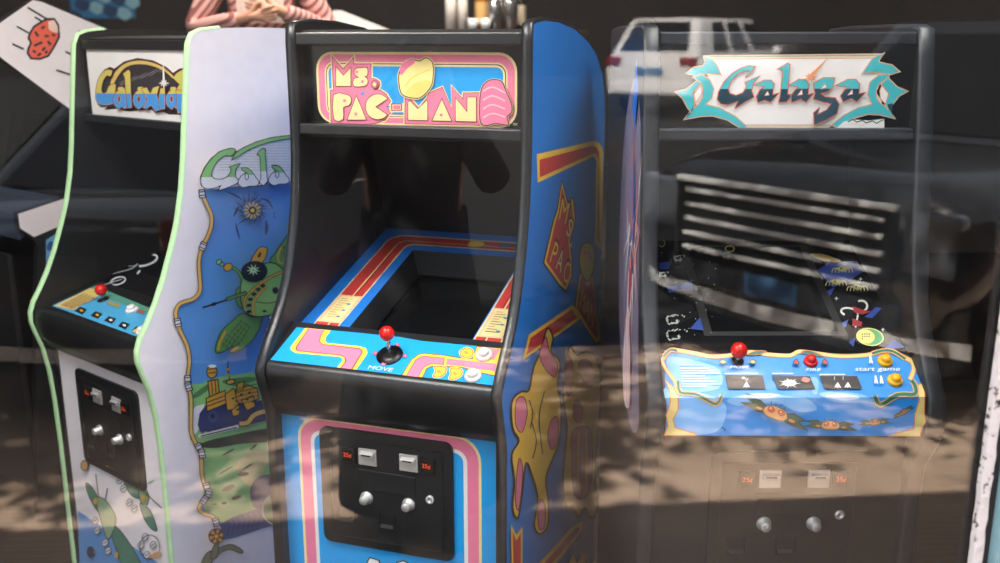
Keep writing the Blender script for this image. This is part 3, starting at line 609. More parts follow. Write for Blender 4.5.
    a.line(smooth([(192, 205), (180, 180), (160, 160), (130, 150)], 4, False), 16, K); a.line(smooth([(192, 205), (180, 180), (160, 160), (130, 150)], 4, False), 10, WG)
    for c, r_ in (((130, 152), 20), ((104, 140), 9), ((90, 130), 12)): a.both(ell(c[0], c[1], r_, r_ * .8, -.6), GOLD if r_ == 20 else GR, 4, K)
    a.line([(210, 260), (150, 285), (20, 326)], 8, K); a.line([(208, 262), (120, 292)], 18, K); a.line([(206, 263), (124, 291)], 11, GRD); a.fill(ell(68, 311, 12, 8, -.3), K)
    put(mbs, trims, root)
    common_shell(root, iw, -.60, top, .165, .75, (-.46, 1.06), {'top_bar': (1.672, 1.700, -.012), 'lower_bar': (1.45, 1.472, .0)}, -.04, (BLACK, DARKIN, None))
    # marquee
    mb = MB(); mb.box(-iw, iw, .02, .03, 1.472, 1.68, WHITE); a = Art(mb, cab, (0, .02, 0), (0, -1, 0), uv=(Vector((1, 0, 0)), Vector((0, 0, 1)))); a.xlim = iw; a.mode = 'uv'
    a.fill([(-iw, 1.472), (-iw + .02, 1.472), (-iw + .02, 1.68), (-iw, 1.68)], K); a.fill([(iw, 1.472), (iw - .02, 1.472), (iw - .02, 1.68), (iw, 1.68)], K)
    a.frame(85, 45, 195, 729); BR = A('logo_brown', (84, 48, 34)); YG = A('logo_yellow_green', (206, 200, 96)); LB = A('logo_blue', (64, 150, 222)); OR = A('logo_orange', (232, 150, 96))
    out = [(75, 330), (84, 270), (100, 205), (130, 165), (165, 148), (195, 160), (260, 112), (350, 88), (450, 104), (540, 148), (585, 188), (625, 160), (690, 146), (760, 190), (790, 260), (800, 470), (700, 462), (560, 458), (520, 440), (470, 448), (440, 425), (300, 438), (250, 432), (210, 420), (135, 428), (155, 404), (110, 408), (85, 390)]
    a.both(out, A('logo_night', (48, 44, 48)), 6, BR)
    arc = smooth([(165, 262), (190, 190), (260, 125), (350, 102), (450, 116), (540, 160), (620, 240)], 4, False) + smooth([(600, 240), (530, 178), (445, 140), (350, 128), (272, 150), (222, 205), (190, 262)], 4, False)
    a.both(arc, A('logo_gold', (222, 190, 104)), 4, BR)
    for k in range(60):
        x = 230 + 330 * ((k * 37) % 61) / 61; y = 160 + 110 * ((k * 23) % 59) / 59; a.fill(ell(x, y, 2.5, 2.5, 0, 5), WHITE)
    def two(q, yb=322):
        a.line(q, 12, BR, True); a.line(q, 6, OR, True); a.fill(q, YG); a.fill(q, LB, (0, 1, -yb))
    two(smooth([(85, 340), (92, 270), (112, 210), (150, 168), (190, 172), (178, 205), (160, 196), (132, 230), (118, 290), (130, 322), (158, 312), (172, 275), (212, 262), (205, 330), (200, 385), (140, 395), (100, 385)], 2), 320)
    two([(268, 192), (300, 168), (310, 178), (314, 300), (322, 412), (290, 416), (284, 300), (280, 215)])
    for dx in (0, 132, 350):
        two([(x + dx, y) for x, y in [(214, 402), (203, 372), (206, 338), (224, 310), (246, 302), (232, 296), (238, 280), (262, 280), (280, 296), (283, 385), (292, 410), (272, 420), (260, 404), (240, 424)]])
        q = [(x + dx, y) for x, y in ell(240, 358, 9, 20)]; a.both(q, A('logo_night', (48, 44, 48)), 4, OR)
    two([(395, 290), (425, 285), (450, 330), (470, 285), (505, 275), (490, 330), (520, 425), (485, 436), (455, 395), (425, 420), (405, 415), (432, 360)])
    two([(520, 290), (545, 285), (545, 420), (520, 425), (505, 380)]); two([(625, 300), (655, 290), (668, 320), (690, 290), (720, 300), (720, 450), (690, 450), (684, 350), (672, 445), (635, 450)])
    two(smooth([(610, 220), (640, 180), (690, 162), (720, 190), (720, 230), (690, 215), (660, 235), (700, 262), (690, 300), (630, 290), (650, 260)], 2))
    for an, r_ in ((-pi / 2 - .04, 165), (pi / 2, 40), (0, 38), (pi, 34), (.8, 28), (2.4, 28), (-.8, 30), (-2.4, 28)): a.fill([(543 + 9 * cos(an - 1.3), 252 + 9 * sin(an - 1.3)), (543 + r_ * cos(an), 252 + r_ * sin(an)), (543 + 9 * cos(an + 1.3), 252 + 9 * sin(an + 1.3))], WHITE)
    mb.build('marquee', root, label='white sign with yellow and blue letters under a dark arch')
    # bezel
    A0, B0 = Vector((0, -.004, .926)), Vector((0, .46, 1.050)); e2 = (B0 - A0).normalized(); n = Vector((1, 0, 0)).cross(e2)
    mb = MB(); slab(mb, (.004, .926), (-.46, 1.050), .01, -iw, iw, M('black_gloss_bezel', (19, 20, 23), .18)); a = Art(mb, cab, A0, n); a.xlim = iw; a.frame(40, 250, 180, 717)
    SW = A('swoosh', (205, 205, 210))
    for q, w_ in ((ell(540, 52, 62, 26, -.28, 24, -150, 130), 9), (ell(400, 158, 38, 18, -.28, 24, -190, 150), 7), ([(498, 122), (508, 112), (512, 104)], 8), (smooth([(300, 150), (380, 120), (470, 95), (500, 70)], 5, False), 3), (smooth([(330, 180), (360, 168), (420, 150)], 5, False), 3), (smooth([(350, 130), (420, 92), (490, 80)], 5, False), 2)): a.line(q, w_, SW)
    bz = mb.build('monitor_bezel', root, label='glossy black bezel with white rings')
    mb = MB(); e = n * .0015
    mb.face([A0 + Vector((sx * .19, 0, 0)) + e2 * y + e for sx, y in ((-1, .10), (1, .10), (1, .50), (-1, .50))], SCREEN); mb.build('screen', root)
    # control panel
    P0 = Vector((0, -.19, .8783)); P1 = Vector((0, -.005, .9243)); e2 = (P1 - P0).normalized(); n = Vector((1, 0, 0)).cross(e2)
    mb = MB(); slab(mb, (.19, .878), (.002, .925), .012, -iw, iw, BLACK); a = Art(mb, cab, P0, n); a.xlim = iw; a.frame(40, 250, 180, 717)
    CB = A('panel_cyan', (70, 160, 205))
    a.fill([(62, 286), (280, 183), (620, 320), (640, 495), (520, 452)], CB); a.fill([(258, 196), (280, 184), (620, 320), (600, 345), (340, 245)], A('panel_green', (86, 150, 128)))
    a.fill([(74, 285), (260, 194), (322, 222), (168, 308)], A('panel_sand', (208, 186, 108)))
    for k in range(5): a.line([(110 + 12 * k, 284 + 4 * k), (230 + 16 * k, 224 + 6 * k)], 5, A('panel_brown', (130, 92, 60)))
    for c in ((118, 280), (138, 288), (160, 296)): a.fill(ell(c[0], c[1], 6, 4), RED)
    for x, y in ((210, 311), (290, 334), (360, 360), (430, 388), (500, 414)):
        a.fill([(x - 32, y + 4), (x - 6, y - 20), (x + 32, y - 6), (x + 8, y + 20)], K); a.fill(ell(x + 3, y, 9, 6, .3), GOLD if x < 300 else SIL)
    a.line([(345, 270), (412, 290)], 20, A('panel_olive', (150, 150, 92))); a.line([(498, 312), (535, 324)], 18, A('panel_rose', (160, 90, 90)))
    a.fill([(470, 420), (540, 378), (620, 400), (560, 452)], A('panel_sand', (208, 186, 108)))
    mb.build('control_panel', root, label='blue and green control panel')
    joystick(cab, root, P0, n, (103, 300), .0185, wr=.018, tall=.022)
    button(cab, root, P0, n, (132.3, 311), .020, WHITEP, 'fire_button'); button(cab, root, P0, n, (142.5, 333), .018, WHITEP)
    mb = MB(); lip = [(.188, .880), (.212, .879), (.224, .872), (.230, .855), (.230, .83), (.222, .79), (.205, .752), (.16, .752)]
    mb.grid([[(u, -v, z) for u in (-iw, iw)] for v, z in lip], M('black_lip_vinyl', (22, 23, 25), .32)); mb.build('panel_lip', root)
    # front
    v = .178; mb = MB(); mb.box(-iw, iw, -v, -v + .018, .02, .756, BLACK); a = Art(mb, cab, (0, -v, 0), (0, -1, 0), uv=(Vector((1, 0, 0)), Vector((0, 0, 1)))); a.xlim = iw; a.mode = 'uv'
    a.fill([(-.275, .05), (.292, .05), (.292, .748), (-.275, .748)], SIDE)
    a.frame(60, 450, 180, 598); a.fill([(88, 302), (640, 660), (640, 760), (104, 760)], BL)
    TG = A('wing_teal', (66, 130, 112))
    for q in ([(130, 165), (160, 185), (200, 260), (205, 320), (170, 280), (140, 220)], [(255, 370), (300, 400), (370, 500), (420, 620), (340, 640), (290, 520), (262, 440)], [(320, 150), (370, 175), (410, 235), (370, 235), (335, 195)], [(400, 265), (450, 300), (485, 395), (460, 395), (420, 340)]): a.both(smooth(q), TG, 4, K)
    for q in ([(180, 250), (205, 235), (245, 270), (280, 340), (260, 420), (235, 440), (205, 350)], [(395, 200), (430, 195), (445, 240), (430, 280), (405, 260)]): a.both(smooth(q), A('sage', (140, 176, 140)), 4, K)
    a.line([(180, 120), (195, 240)], 4, K); a.line([(238, 190), (228, 250)], 5, K); a.line([(430, 215), (510, 290)], 5, K); a.line([(440, 165), (470, 150)], 6, A('sage', (140, 176, 140)))
    for c in ((130, 75), (300, 150), (320, 190), (350, 260), (375, 290), (180, 350), (190, 400), (230, 460), (245, 500), (165, 510), (430, 430), (470, 470), (440, 520), (410, 470)):
        a.both(ell(c[0], c[1], 14, 19, .5), SIL, 3, K); a.line([(c[0] - 10, c[1] + 6), (c[0] + 10, c[1] - 8)], 4, K)
    a.both(ell(130, 75, 18, 26), A('tan_ball', (206, 160, 110)), 4, K); a.both(ell(160, 505, 16, 26), NAVY, 4, K); a.line(ell(455, 480, 50, 60), 4, K, True); a.fill(ell(485, 520, 30, 14, -.4), A('tan_ball', (206, 160, 110)))
    for c in ((185, 250), (425, 235), (290, 520)): a.fill(ell(c[0], c[1], 10, 16, .2), GOLD)
    mb.build('front_panel', root, label='white front with blue corner and green insects')
    c0, c1 = on_plane(cab, 76.6, 370, Vector((0, -v, 0)), Vector((0, -1, 0))), on_plane(cab, 138.5, 391, Vector((0, -v, 0)), Vector((0, -1, 0))); print('gx door', c0, c1)
    coin_door(cab, root, (c0.x + c1.x) / 2, (c0.z + c1.z) / 2 + .004, v)
    return root

# ================================================================== the black machine on the right
def build_black():
    cab = CABS['ga']; root = root_of('ga', 'black arcade machine with blue control panel, yellow start buttons and white winged sign')
    W, t = .64, .036; iw = W / 2 - t
    front = [(.175, 0), (.175, .70), (.185, .78), (.235, .85), (.250, .90), (.238, .955), (.19, 1.01), (.150, 1.062), (.112, 1.135), (.088, 1.22), (.070, 1.32), (.055, 1.42), (.037, 1.55), (.015, 1.66), (.0, 1.722)]
    top = [(.0, 1.722), (-.03, 1.728), (-.2, 1.73), (-.45, 1.73), (-.585, 1.725), (-.60, 1.70)]
    mbs, trims = side_panels(cab, root, front, top, 0, BLACK, M('grey_black_trim', (36, 38, 42), .4), BLACK, t, W)
    a = Art(mbs[0], cab, (-W / 2 - .0005, 0, 0), (-1, 0, 0), uv=(Vector((0, -1, 0)), Vector((0, 0, 1)))); a.mode = 'uv'
    LI = A('pale_side', (226, 214, 216)); DR = A('side_red', (190, 60, 60)); SB = A('side_blue2', (60, 90, 160))
    a.fill(smooth([(-.10, 1.62), (.0, 1.54), (.04, 1.40), (.06, 1.2), (.10, 1.0), (.14, .86), (.04, .80), (-.10, .84), (-.22, .95), (-.28, 1.1), (-.29, 1.3), (-.24, 1.5)]), A('side_haze', (120, 112, 132)))
    for k in range(40):
        an = k * 2.39996; c = (-.08 + .02 * (k % 5), 1.18 + .02 * (k % 7)); r1, r2 = .02 + .004 * (k % 6), .10 + .13 * ((k * 7) % 11) / 11
        dx, dz = cos(an) * .55, sin(an) * 1.3
        a.fill([(c[0] + dx * r1 - dz * .01, c[1] + dz * r1 + dx * .01), (c[0] + dx * r2, c[1] + dz * r2), (c[0] + dx * r1 + dz * .01, c[1] + dz * r1 - dx * .01)], (LI, DR, SB, LI, A('side_rose', (214, 140, 140)))[k % 5])
    a.fill([(-.06, 1.66), (-.02, 1.60), (-.05, 1.5), (-.10, 1.55)], A('side_cyan', (46, 110, 200)))
    a.fill(smooth([(-.06, 1.08), (-.01, .98), (.02, .86), (-.08, .83), (-.12, .95)]), LI)
    for k in range(4): a.line([(-.10 + .03 * k, 1.06), (-.07 + .03 * k, .84)], .006, DR)
    put(mbs, trims, root)
    common_shell(root, iw, -.60, top, .15, .86, (-.30, 1.195), {'top_bar': (1.690, 1.718, .0), 'lower_bar': (1.484, 1.510, .03)}, -.04, (M('dark_grey_bar', (44, 47, 52), .35), DARKIN, None))
    mb = MB(); mb.box(-iw, iw, .0, .01, 1.505, 1.692, M('marquee_black', (18, 18, 19), .2)); a = Art(mb, cab, (0, 0, 0), (0, -1, 0)); a.xlim = iw
    TE = A('logo_teal', (70, 188, 196)); TD = A('logo_deep_teal', (30, 66, 82)); SA = A('logo_salmon', (226, 140, 112)); TN = A('logo_tan', (222, 206, 178))
    a.frame(670, 45, 790, 711); r2 = lambda q: [((p[0] * 130 / 770 + 110) / (120 / 711), p[1] * (130 / 770) / (120 / 711)) for p in q]
    wh = [(205, 76), (255, 84)] + r2([(548, 80), (490, 165), (570, 158), (620, 172), (560, 200), (560, 270), (600, 330), (600, 370), (480, 370), (380, 415), (310, 472)]) + [(450, 472), (380, 425), (290, 378), (190, 370), (150, 350), (170, 300), (130, 260), (190, 200), (230, 190), (215, 168), (295, 170), (260, 105)]
    a.line(wh, 8, SA, True); a.fill(wh, WHITE)
    top_ = [(195, 62)] + r2([(612, 50), (560, 78)]) + [(225, 84)]; a.both(top_, TN, 3, SA); a.line([(205, 70)] + r2([(590, 60)]), 4, A('logo_green', (96, 150, 120)))
    bot = [(452, 474)] + r2([(312, 474), (280, 496)]) + [(430, 496)]; a.both(bot, TN, 3, SA)
    lf = [[(205, 75), (240, 82), (272, 116), (297, 172), (230, 164), (155, 180), (105, 166), (140, 136), (195, 126), (215, 104)],
          [(145, 192), (185, 176), (232, 206), (256, 258), (246, 312), (206, 352), (290, 374), (380, 420), (450, 480), (430, 496), (340, 440), (250, 416), (180, 420), (88, 438), (132, 384), (172, 352), (196, 310), (200, 258), (184, 222)],
          [(38, 280), (100, 265), (160, 214), (178, 226), (132, 280), (142, 348), (125, 392), (106, 370), (76, 312)]]
    rt = [r2(q) for q in ([(610, 52), (548, 80), (490, 166), (565, 158), (650, 172), (702, 156), (662, 122), (590, 106), (578, 94)],
          [(640, 176), (582, 180), (532, 222), (520, 290), (548, 352), (460, 374), (380, 416), (310, 472), (345, 492), (430, 432), (520, 406), (590, 410), (674, 432), (634, 374), (590, 348), (568, 318), (564, 270), (586, 222), (640, 198)],
          [(638, 198), (690, 250), (748, 274), (700, 300), (662, 350), (636, 372), (624, 350), (646, 290), (600, 232)])]
    for q in lf + rt: a.line(q, 14, TN, True); a.line(q, 7, SA, True); a.fill(q, TE)
    a.fill([(140, 348), (125, 394), (106, 405), (90, 436), (134, 386)], TD); a.fill(r2([(640, 372), (634, 350), (668, 345), (660, 400), (674, 430)]), TD)
    for q in ([(140, 290), (182, 238), (190, 285), (150, 345)], r2([(600, 240), (640, 288), (622, 348), (592, 318), (588, 270)])): a.both(q, WHITE, 4, SA)
    def two(q, yb, dec=0):
        a.line(q, 12, SA, True); a.line(q, 5, A('logo_red', (196, 96, 84)), True); a.fill(q, TE); a.fill(q, TD, (0, 1, -yb))
    two([(500, 130), (465, 124), (415, 140), (365, 172), (318, 222), (288, 278), (281, 320), (300, 346), (340, 351), (406, 328), (385, 372), (440, 335), (492, 306), (480, 270), (490, 225), (526, 184), (446, 222), (454, 250), (430, 285), (390, 300), (350, 288), (340, 258), (360, 210), (400, 168), (440, 152), (470, 150), (446, 192)], 260)
    two([(500, 236), (555, 210), (595, 210), (613, 230), (605, 270), (604, 298), (640, 286), (592, 336), (560, 322), (520, 336), (512, 306), (532, 266), (562, 248), (545, 240)], 260)
    a.both([(575, 272), (558, 300), (586, 296)], WHITE, 3, SA)
    two([(638, 142), (695, 110), (706, 116), (698, 200), (692, 296), (722, 292), (684, 336), (644, 336), (652, 300), (664, 200), (668, 150)], 260)
    a1 = [(50, 238), (108, 205), (150, 208), (166, 235), (160, 296), (192, 288), (150, 336), (120, 316), (68, 336), (62, 302), (88, 266), (112, 250), (92, 242)]
    two(r2(a1), 258); a.both(r2([(126, 262), (100, 298), (130, 292)]), WHITE, 3, SA)
    two(r2([(330, 238), (398, 205), (445, 206), (466, 232), (460, 292), (498, 282), (450, 332), (418, 312), (370, 332), (356, 302), (380, 266), (412, 250), (376, 246)]), 258); a.both(r2([(424, 262), (394, 298), (426, 290)]), WHITE, 3, SA)
    two(r2([(196, 226), (254, 195), (318, 196), (308, 244), (282, 272), (232, 286), (262, 308), (322, 314), (344, 352), (330, 402), (270, 440), (200, 470), (196, 402), (228, 372), (216, 412), (272, 386), (302, 346), (256, 336), (196, 318), (206, 284), (200, 262)]), 258)
    a.both(r2([(262, 228), (236, 262), (272, 250)]), WHITE, 3, SA)
    c = r2([(178, 190)])[0]; ST = A('spark_orange', (232, 158, 112))
    tip = r2([(282, 72)])[0]; a.fill([(c[0] - 14, c[1] - 8), tip, (c[0] + 10, c[1] + 6)], ST)
    for k in range(9): an = k * 2 * pi / 9; a.fill([(c[0] + 10 * cos(an - .9), c[1] + 10 * sin(an - .9)), (c[0] + 42 * cos(an), c[1] + 34 * sin(an)), (c[0] + 10 * cos(an + .9), c[1] + 10 * sin(an + .9))], ST)
    a.fill(ell(c[0], c[1], 16, 16), ST)
    a.text('TM', r2([(478, 322)])[0], (28, 0), (0, -12), A('faint_grey', (150, 150, 155)))
    q = r2([(320, 497), (372, 452), (430, 440), (520, 446), (610, 436), (612, 492), (580, 498)]); a.fill(q, WHITE)      # torn paper edge
    a.line(r2([(395, 455), (425, 440), (450, 455), (480, 445), (505, 460), (540, 448), (565, 462), (605, 440)]), 6, TD); a.line(r2([(400, 470), (440, 462), (470, 478), (500, 466)]), 3, TN)
    mb.build('marquee', root, label='white and teal winged sign with slanted letters')
    # bezel
    A0, B0 = Vector((0, -.118, 1.018)), Vector((0, .30, 1.190)); e2 = (B0 - A0).normalized(); n = Vector((1, 0, 0)).cross(e2)
    mb = MB(); slab(mb, (.118, 1.018), (-.30, 1.190), .012, -iw, iw, M('black_gloss_bezel', (19, 20, 23), .18)); a = Art(mb, cab, A0, n); a.xlim = iw
    DB = A('splash_blue', (48, 74, 150)); SCR = A('star_white', (210, 214, 205)); TB = A('bug_tan', (196, 188, 120))
    a.frame(790, 220, 930, 563)
    for q in ([(110, 200), (160, 170), (270, 165), (290, 210), (230, 250), (170, 270)], [(140, 290), (180, 270), (165, 300), (150, 312)], [(195, 420), (235, 400), (225, 430), (200, 435)], [(300, 390), (345, 350), (370, 355), (330, 395)], [(380, 515), (420, 480), (462, 512), (410, 520)], [(235, 490), (262, 475), (255, 510)]): a.fill(q, DB)
    a.fill(smooth([(75, 140), (130, 138), (205, 165), (150, 168)]), A('comet', (196, 160, 70)))
    for cx, cy in ((210, 205), (185, 258), (270, 280)):
        for k in range(-3, 4): a.line(smooth([(cx, cy), (cx + 14 * k * .8, cy - 16 + 2 * abs(k)), (cx + 14 * k, cy + 8)], 3, False), 4, TB)
        a.fill(ell(cx, cy - 6, 20, 10, .1), TB); a.fill(ell(cx - 5, cy - 8, 4, 4), K)
    a.line(ell(285, 350, 24, 22, 0, 16, -120, 140), 8, SCR); a.line(ell(238, 375, 34, 16, .2, 16, 120, 360), 8, SCR); a.line([(272, 385), (262, 436)], 7, SCR)
    for q in ([(250, 350), (290, 365), (325, 372), (290, 385), (255, 375)], [(250, 400), (290, 415), (285, 432), (250, 430)]): a.fill(q, A('bug_red', (150, 50, 56)))
    a.both(ell(320, 475, 54, 34, .15), A('planet_green', (60, 150, 90)), 4, A('planet_rim', (214, 206, 130))); a.fill(ell(304, 474, 36, 28, .15), A('planet_yellow', (216, 204, 110)))
    for k in range(9): a.fill(ell(290 + 9 * (k % 4), 464 + 10 * (k // 4), 3, 3), K)
    for c in ((185, 322), (372, 447), (282, 244)): a.fill([(c[0] - 9, c[1]), (c[0], c[1] - 3), (c[0] + 9, c[1]), (c[0], c[1] + 3)], SCR); a.fill([(c[0] - 3, c[1]), (c[0], c[1] - 9), (c[0] + 3, c[1]), (c[0], c[1] + 9)], SCR)
    a.frame(640, 220, 760, 483)
    for q in ([(105, 275), (150, 268), (205, 250), (215, 290), (170, 285), (120, 300)], [(200, 445), (240, 400), (256, 452)], [(76, 180), (130, 172), (110, 205), (80, 205)]): a.fill(q, DB)
    for cx, cy, s_ in ((135, 415, 1), (140, 480, 1.15), (152, 172, .6), (90, 240, .5)):
        for k in range(26): an = k * 2.4; r_ = (8 + 42 * ((k * 5) % 13) / 13) * s_; x = cx + r_ * cos(an); y = cy + r_ * .6 * sin(an); a.line([(x, y), (x + 9 * cos(an * 2), y + 7 * sin(an * 3))], 3.2, SCR)
    a.line(ell(85, 112, 12, 14, 0, 12, -60, 150), 4, TB); a.line(ell(358, 135, 18, 12), 4, TB, True)
    for k in range(30): a.fill(ell(85 + 220 * ((k * 31) % 47) / 47, 150 + 350 * ((k * 17) % 43) / 43, 1.6, 1.6, 0, 5), SCR)
    mb.build('monitor_bezel', root, label='black bezel with planet and insect pictures')
    mb = MB(); e = n * .001
    mb.face([A0 + Vector((sx, 0, 0)) + e2 * y + e for sx, y in ((-.165, .06), (.165, .06), (.165, .43), (-.165, .43))], M('dim_rim', (27, 28, 30), .5)); mb.build('screen_surround', root)
    mb = MB(); e = n * .002; mb.face([A0 + Vector((sx, 0, 0)) + e2 * y + e for sx, y in ((-.145, .075), (.145, .075), (.145, .42), (-.145, .42))], SCREEN); mb.build('screen', root)
    # control panel: a sloping top folded down over the front
    C0, C1, C2 = (.122, 1.018), (.228, .953), (.240, .868)
    n1 = Vector((0, -(C0[1] - C1[1]), C1[0] - C0[0])).normalized(); n2 = Vector((0, -(C1[1] - C2[1]), C2[0] - C1[0])).normalized()
    n1 = Vector((0, -abs(C0[1] - C1[1]), abs(C1[0] - C0[0]))).normalized(); n2 = Vector((0, -abs(C1[1] - C2[1]), abs(C2[0] - C1[0]))).normalized()
    mb = MB(); mb.prism([(-C0[0], C0[1]), (-C1[0], C1[1]), (-C2[0], C2[1]), (-.15, C2[1]), (-.10, C0[1] - .02)], 'x', -iw, iw, BLACK)
    P0, P1 = Vector((0, -C0[0], C0[1] + .0003)), Vector((0, -C1[0] - .0003, C1[1]))
    def bend(px_guess):                              # bend line in the photo: both ends of the fold
        pts = []
        R = Matrix.Rotation(cab['r'], 3, 'Z')
        for u in (-iw, iw):
            w = R @ Vector((u, -C1[0], C1[1])) + Vector((cab['x'], cab['y'], 0)); d = w - Vector((0, 0, CAMZ))
            X = d.x * cos(YAW) - d.y * sin(YAW); Y = d.x * sin(YAW) + d.y * cos(YAW); dep = Y * cos(PITCH) - d.z * sin(PITCH); up = Y * sin(PITCH) + d.z * cos(PITCH)
            pts.append((500 + F * X / dep, 281.5 - F * up / dep))
        b = (pts[1][1] - pts[0][1]) / (pts[1][0] - pts[0][0]); return pts[0][1] - b * pts[0][0], b
    ya, yb = bend(None); print('bend', ya, yb)
    a = Art(mb, cab, P0, n1, split=(ya, yb, P1, n2)); a.xlim = iw; a.frame(655, 335, 785, 665)
    z4 = lambda q: [((p[0] * 150 / 768 + 125) / (130 / 665), p[1]) for p in q]
    BLU = A('panel_blue', (42, 142, 226)); PB = A('panel_pale_blue', (120, 180, 238)); PW = A('panel_cloud_sheen', (196, 222, 246)); TNP = A('panel_tan', (226, 204, 128)); DG = A('panel_deep_green', (40, 104, 84)); OO = A('panel_orange', (214, 120, 60))
    a.fill([(48, 78), (220, 100), (420, 110), (665, 105)] + z4([(100, 98), (320, 112), (440, 104), (560, 86), (650, 122), (735, 232), (745, 440), (716, 516)]) + [(48, 514), (60, 400), (50, 230)], BLU)
    for q, m in (([(60, 260), (330, 330), (360, 420), (300, 500), (120, 500), (80, 400)], PB), ([(60, 120), (200, 130), (330, 180), (330, 270), (200, 290), (110, 250)], PB), ([(370, 330), (520, 296), (665, 310), (760, 330), (660, 352), (500, 350), (420, 362)], PB), ([(430, 318), (520, 300), (640, 306), (560, 326)], PW)): a.fill(smooth(q), m)  # pale clouds; the white ones along the fold paint in its highlight
    for q, m in (([(200, 300), (300, 292), (420, 305), (500, 350), (400, 345), (280, 342)], PB), ([(230, 315), (320, 300), (410, 320), (330, 335)], PW), ([(20, 330), (130, 322), (190, 380), (100, 392), (20, 360)], PB), ([(160, 220), (195, 230), (190, 300), (165, 290)], PB)): a.fill(smooth(z4(q)), m)
    bp = smooth([(34, 132), (80, 78), (130, 82), (210, 96), (290, 112), (400, 104), (490, 88), (570, 100), (665, 107)] + z4([(60, 104), (100, 86), (190, 96), (310, 110), (440, 104), (560, 84), (650, 122)]), 3, False)
    a.line(bp, 22, OO); a.line(bp, 16, TNP)
    def edge(q, w=28): q = smooth(q, 3, False); a.line(q, w, OO); a.line(q, w - 7, TNP)
    L1 = [(34, 128), (52, 170), (84, 215), (104, 245), (112, 300)]; edge(L1, 20)
    Lb = [(50, 228), (92, 268), (118, 312), (118, 380), (92, 432), (102, 474), (208, 504), (212, 513), (46, 513), (66, 462), (56, 410), (78, 345), (76, 292)]; a.both(Lb, TNP, 5, OO)
    Rb = z4([(742, 230), (700, 266), (712, 330), (690, 400), (684, 480), (600, 500), (555, 517), (716, 518), (722, 480), (748, 444), (738, 400)]); a.both(Rb, TNP, 5, OO)
    edge(z4([(645, 122), (676, 140), (684, 180), (664, 230)]), 26)
    def grn(q, w=22): q = smooth(q, 3, False); a.line(q, w + 8, OO); a.line(q, w + 3, TNP); a.line(q, w - 3, DG)
    grn([(118, 236), (128, 296), (200, 304), (262, 330), (312, 352), (342, 310)], 16); grn(z4([(672, 236), (690, 262), (688, 306), (600, 308), (512, 356), (484, 312)]), 22); grn(z4([(470, 98), (520, 84), (575, 86), (640, 126)]), 16); grn([(44, 112), (78, 80), (112, 86)], 14)
    for q in ([(470, 104), (520, 84), (570, 88), (520, 106)], z4([(105, 94), (150, 84), (220, 112), (180, 108)])): a.both(smooth(q), DG, 3, OO)
    for k in range(9):
        y = 160 + 13.5 * k; a.line([(124 + 2 * k, y), (250 + 76 * ((k * 5) % 4) / 3 + k, y)], 4.5 if k else 3.5, A('faint_red', (230, 150, 150)) if k == 0 else WHITE)
    for q in ([(356, 214), (548, 212), (564, 280), (374, 281)], [(596, 216), (788, 216), (818, 280), (630, 281)], z4([(198, 216), (392, 216), (418, 281), (228, 281)])): a.fill(q, A('screen_brown', (44, 36, 36)))
    for x0, x1 in ((355, 525), (598, 705)): a.line([(x0, 203), (x1, 203)], 5, WHITE)
    a.line(z4([(200, 208), (330, 208)]), 5, WHITE)
    def ship(c): a.fill([(c[0] - 18, c[1] + 12), (c[0] - 10, c[1] - 4), (c[0], c[1] - 18), (c[0] + 10, c[1] - 4), (c[0] + 18, c[1] + 12), (c[0] + 6, c[1] + 6), (c[0], c[1] + 13), (c[0] - 6, c[1] + 6)], WHITE)
    ship((466, 264)); a.fill([(466, 248), (452, 226), (480, 226)], A('beam', (150, 140, 140))); a.fill(ell(450, 226, 9, 6), SCR)
    for c in z4([(292, 266), (344, 266)]): ship(c)
    for q in z4([(276, 228), (320, 226)]): a.line([(q[0], q[1] - 8), (q[0], q[1] + 10)], 3, SCR)
    c = z4([(45, 255)])[0]
    for k in range(14): an = k * 2 * pi / 14; r_ = 44 if k % 2 else 60; a.fill([(c[0] + 12 * cos(an - .6), c[1] + 8 * sin(an - .6)), (c[0] + r_ * cos(an), c[1] + r_ * .46 * sin(an)), (c[0] + 12 * cos(an + .6), c[1] + 8 * sin(an + .6))], WHITE)
    a.fill(ell(c[0], c[1], 34, 16), WHITE); a.fill(smooth(z4([(105, 240), (120, 224), (150, 235), (140, 252), (118, 250)])), A('dot_rose', (214, 130, 120)))
    a.text('MOVE', (382, 180), (94, 0), (5, -14), WHITE); a.text('FIRE', z4([(130, 194)])[0], (72, 0), (5, -14), WHITE); a.text('start game', z4([(378, 200)])[0], (228, 0), (6, -24), WHITE)
    for q in ((452, 0), (478, 104), (506, 104)):
        c = z4([(q[0] + 8, 136 + q[1])])[0]; a.fill([(c[0] - 6, c[1] - 14), (c[0] + 4, c[1] - 14), (c[0] + 12, c[1] + 18), (c[0] + 6, c[1] + 20), (c[0] + 2, c[1] + 8), (c[0] - 2, c[1] + 20), (c[0] - 8, c[1] + 16)], WHITE); a.fill(ell(c[0] - 2, c[1] - 18, 5, 4), WHITE)
    for c in ((345, 148), (497, 148)): a.both(smooth([(c[0] - 16, c[1]), (c[0], c[1] - 10), (c[0] + 16, c[1]), (c[0], c[1] + 10)]), TNP, 5, DG)
    for c in z4([(80, 150), (226, 150)]): a.both(smooth([(c[0] - 15, c[1] + 4), (c[0], c[1] - 16), (c[0] + 13, c[1] + 10)]), A('knob_red', (200, 70, 60)), 5, A('knob_dark', (50, 50, 60)))
    # a swarm of plain winged beetles
    BG = A('beetle_green', (66, 92, 72)); BO = A('beetle_orange', (216, 150, 96))
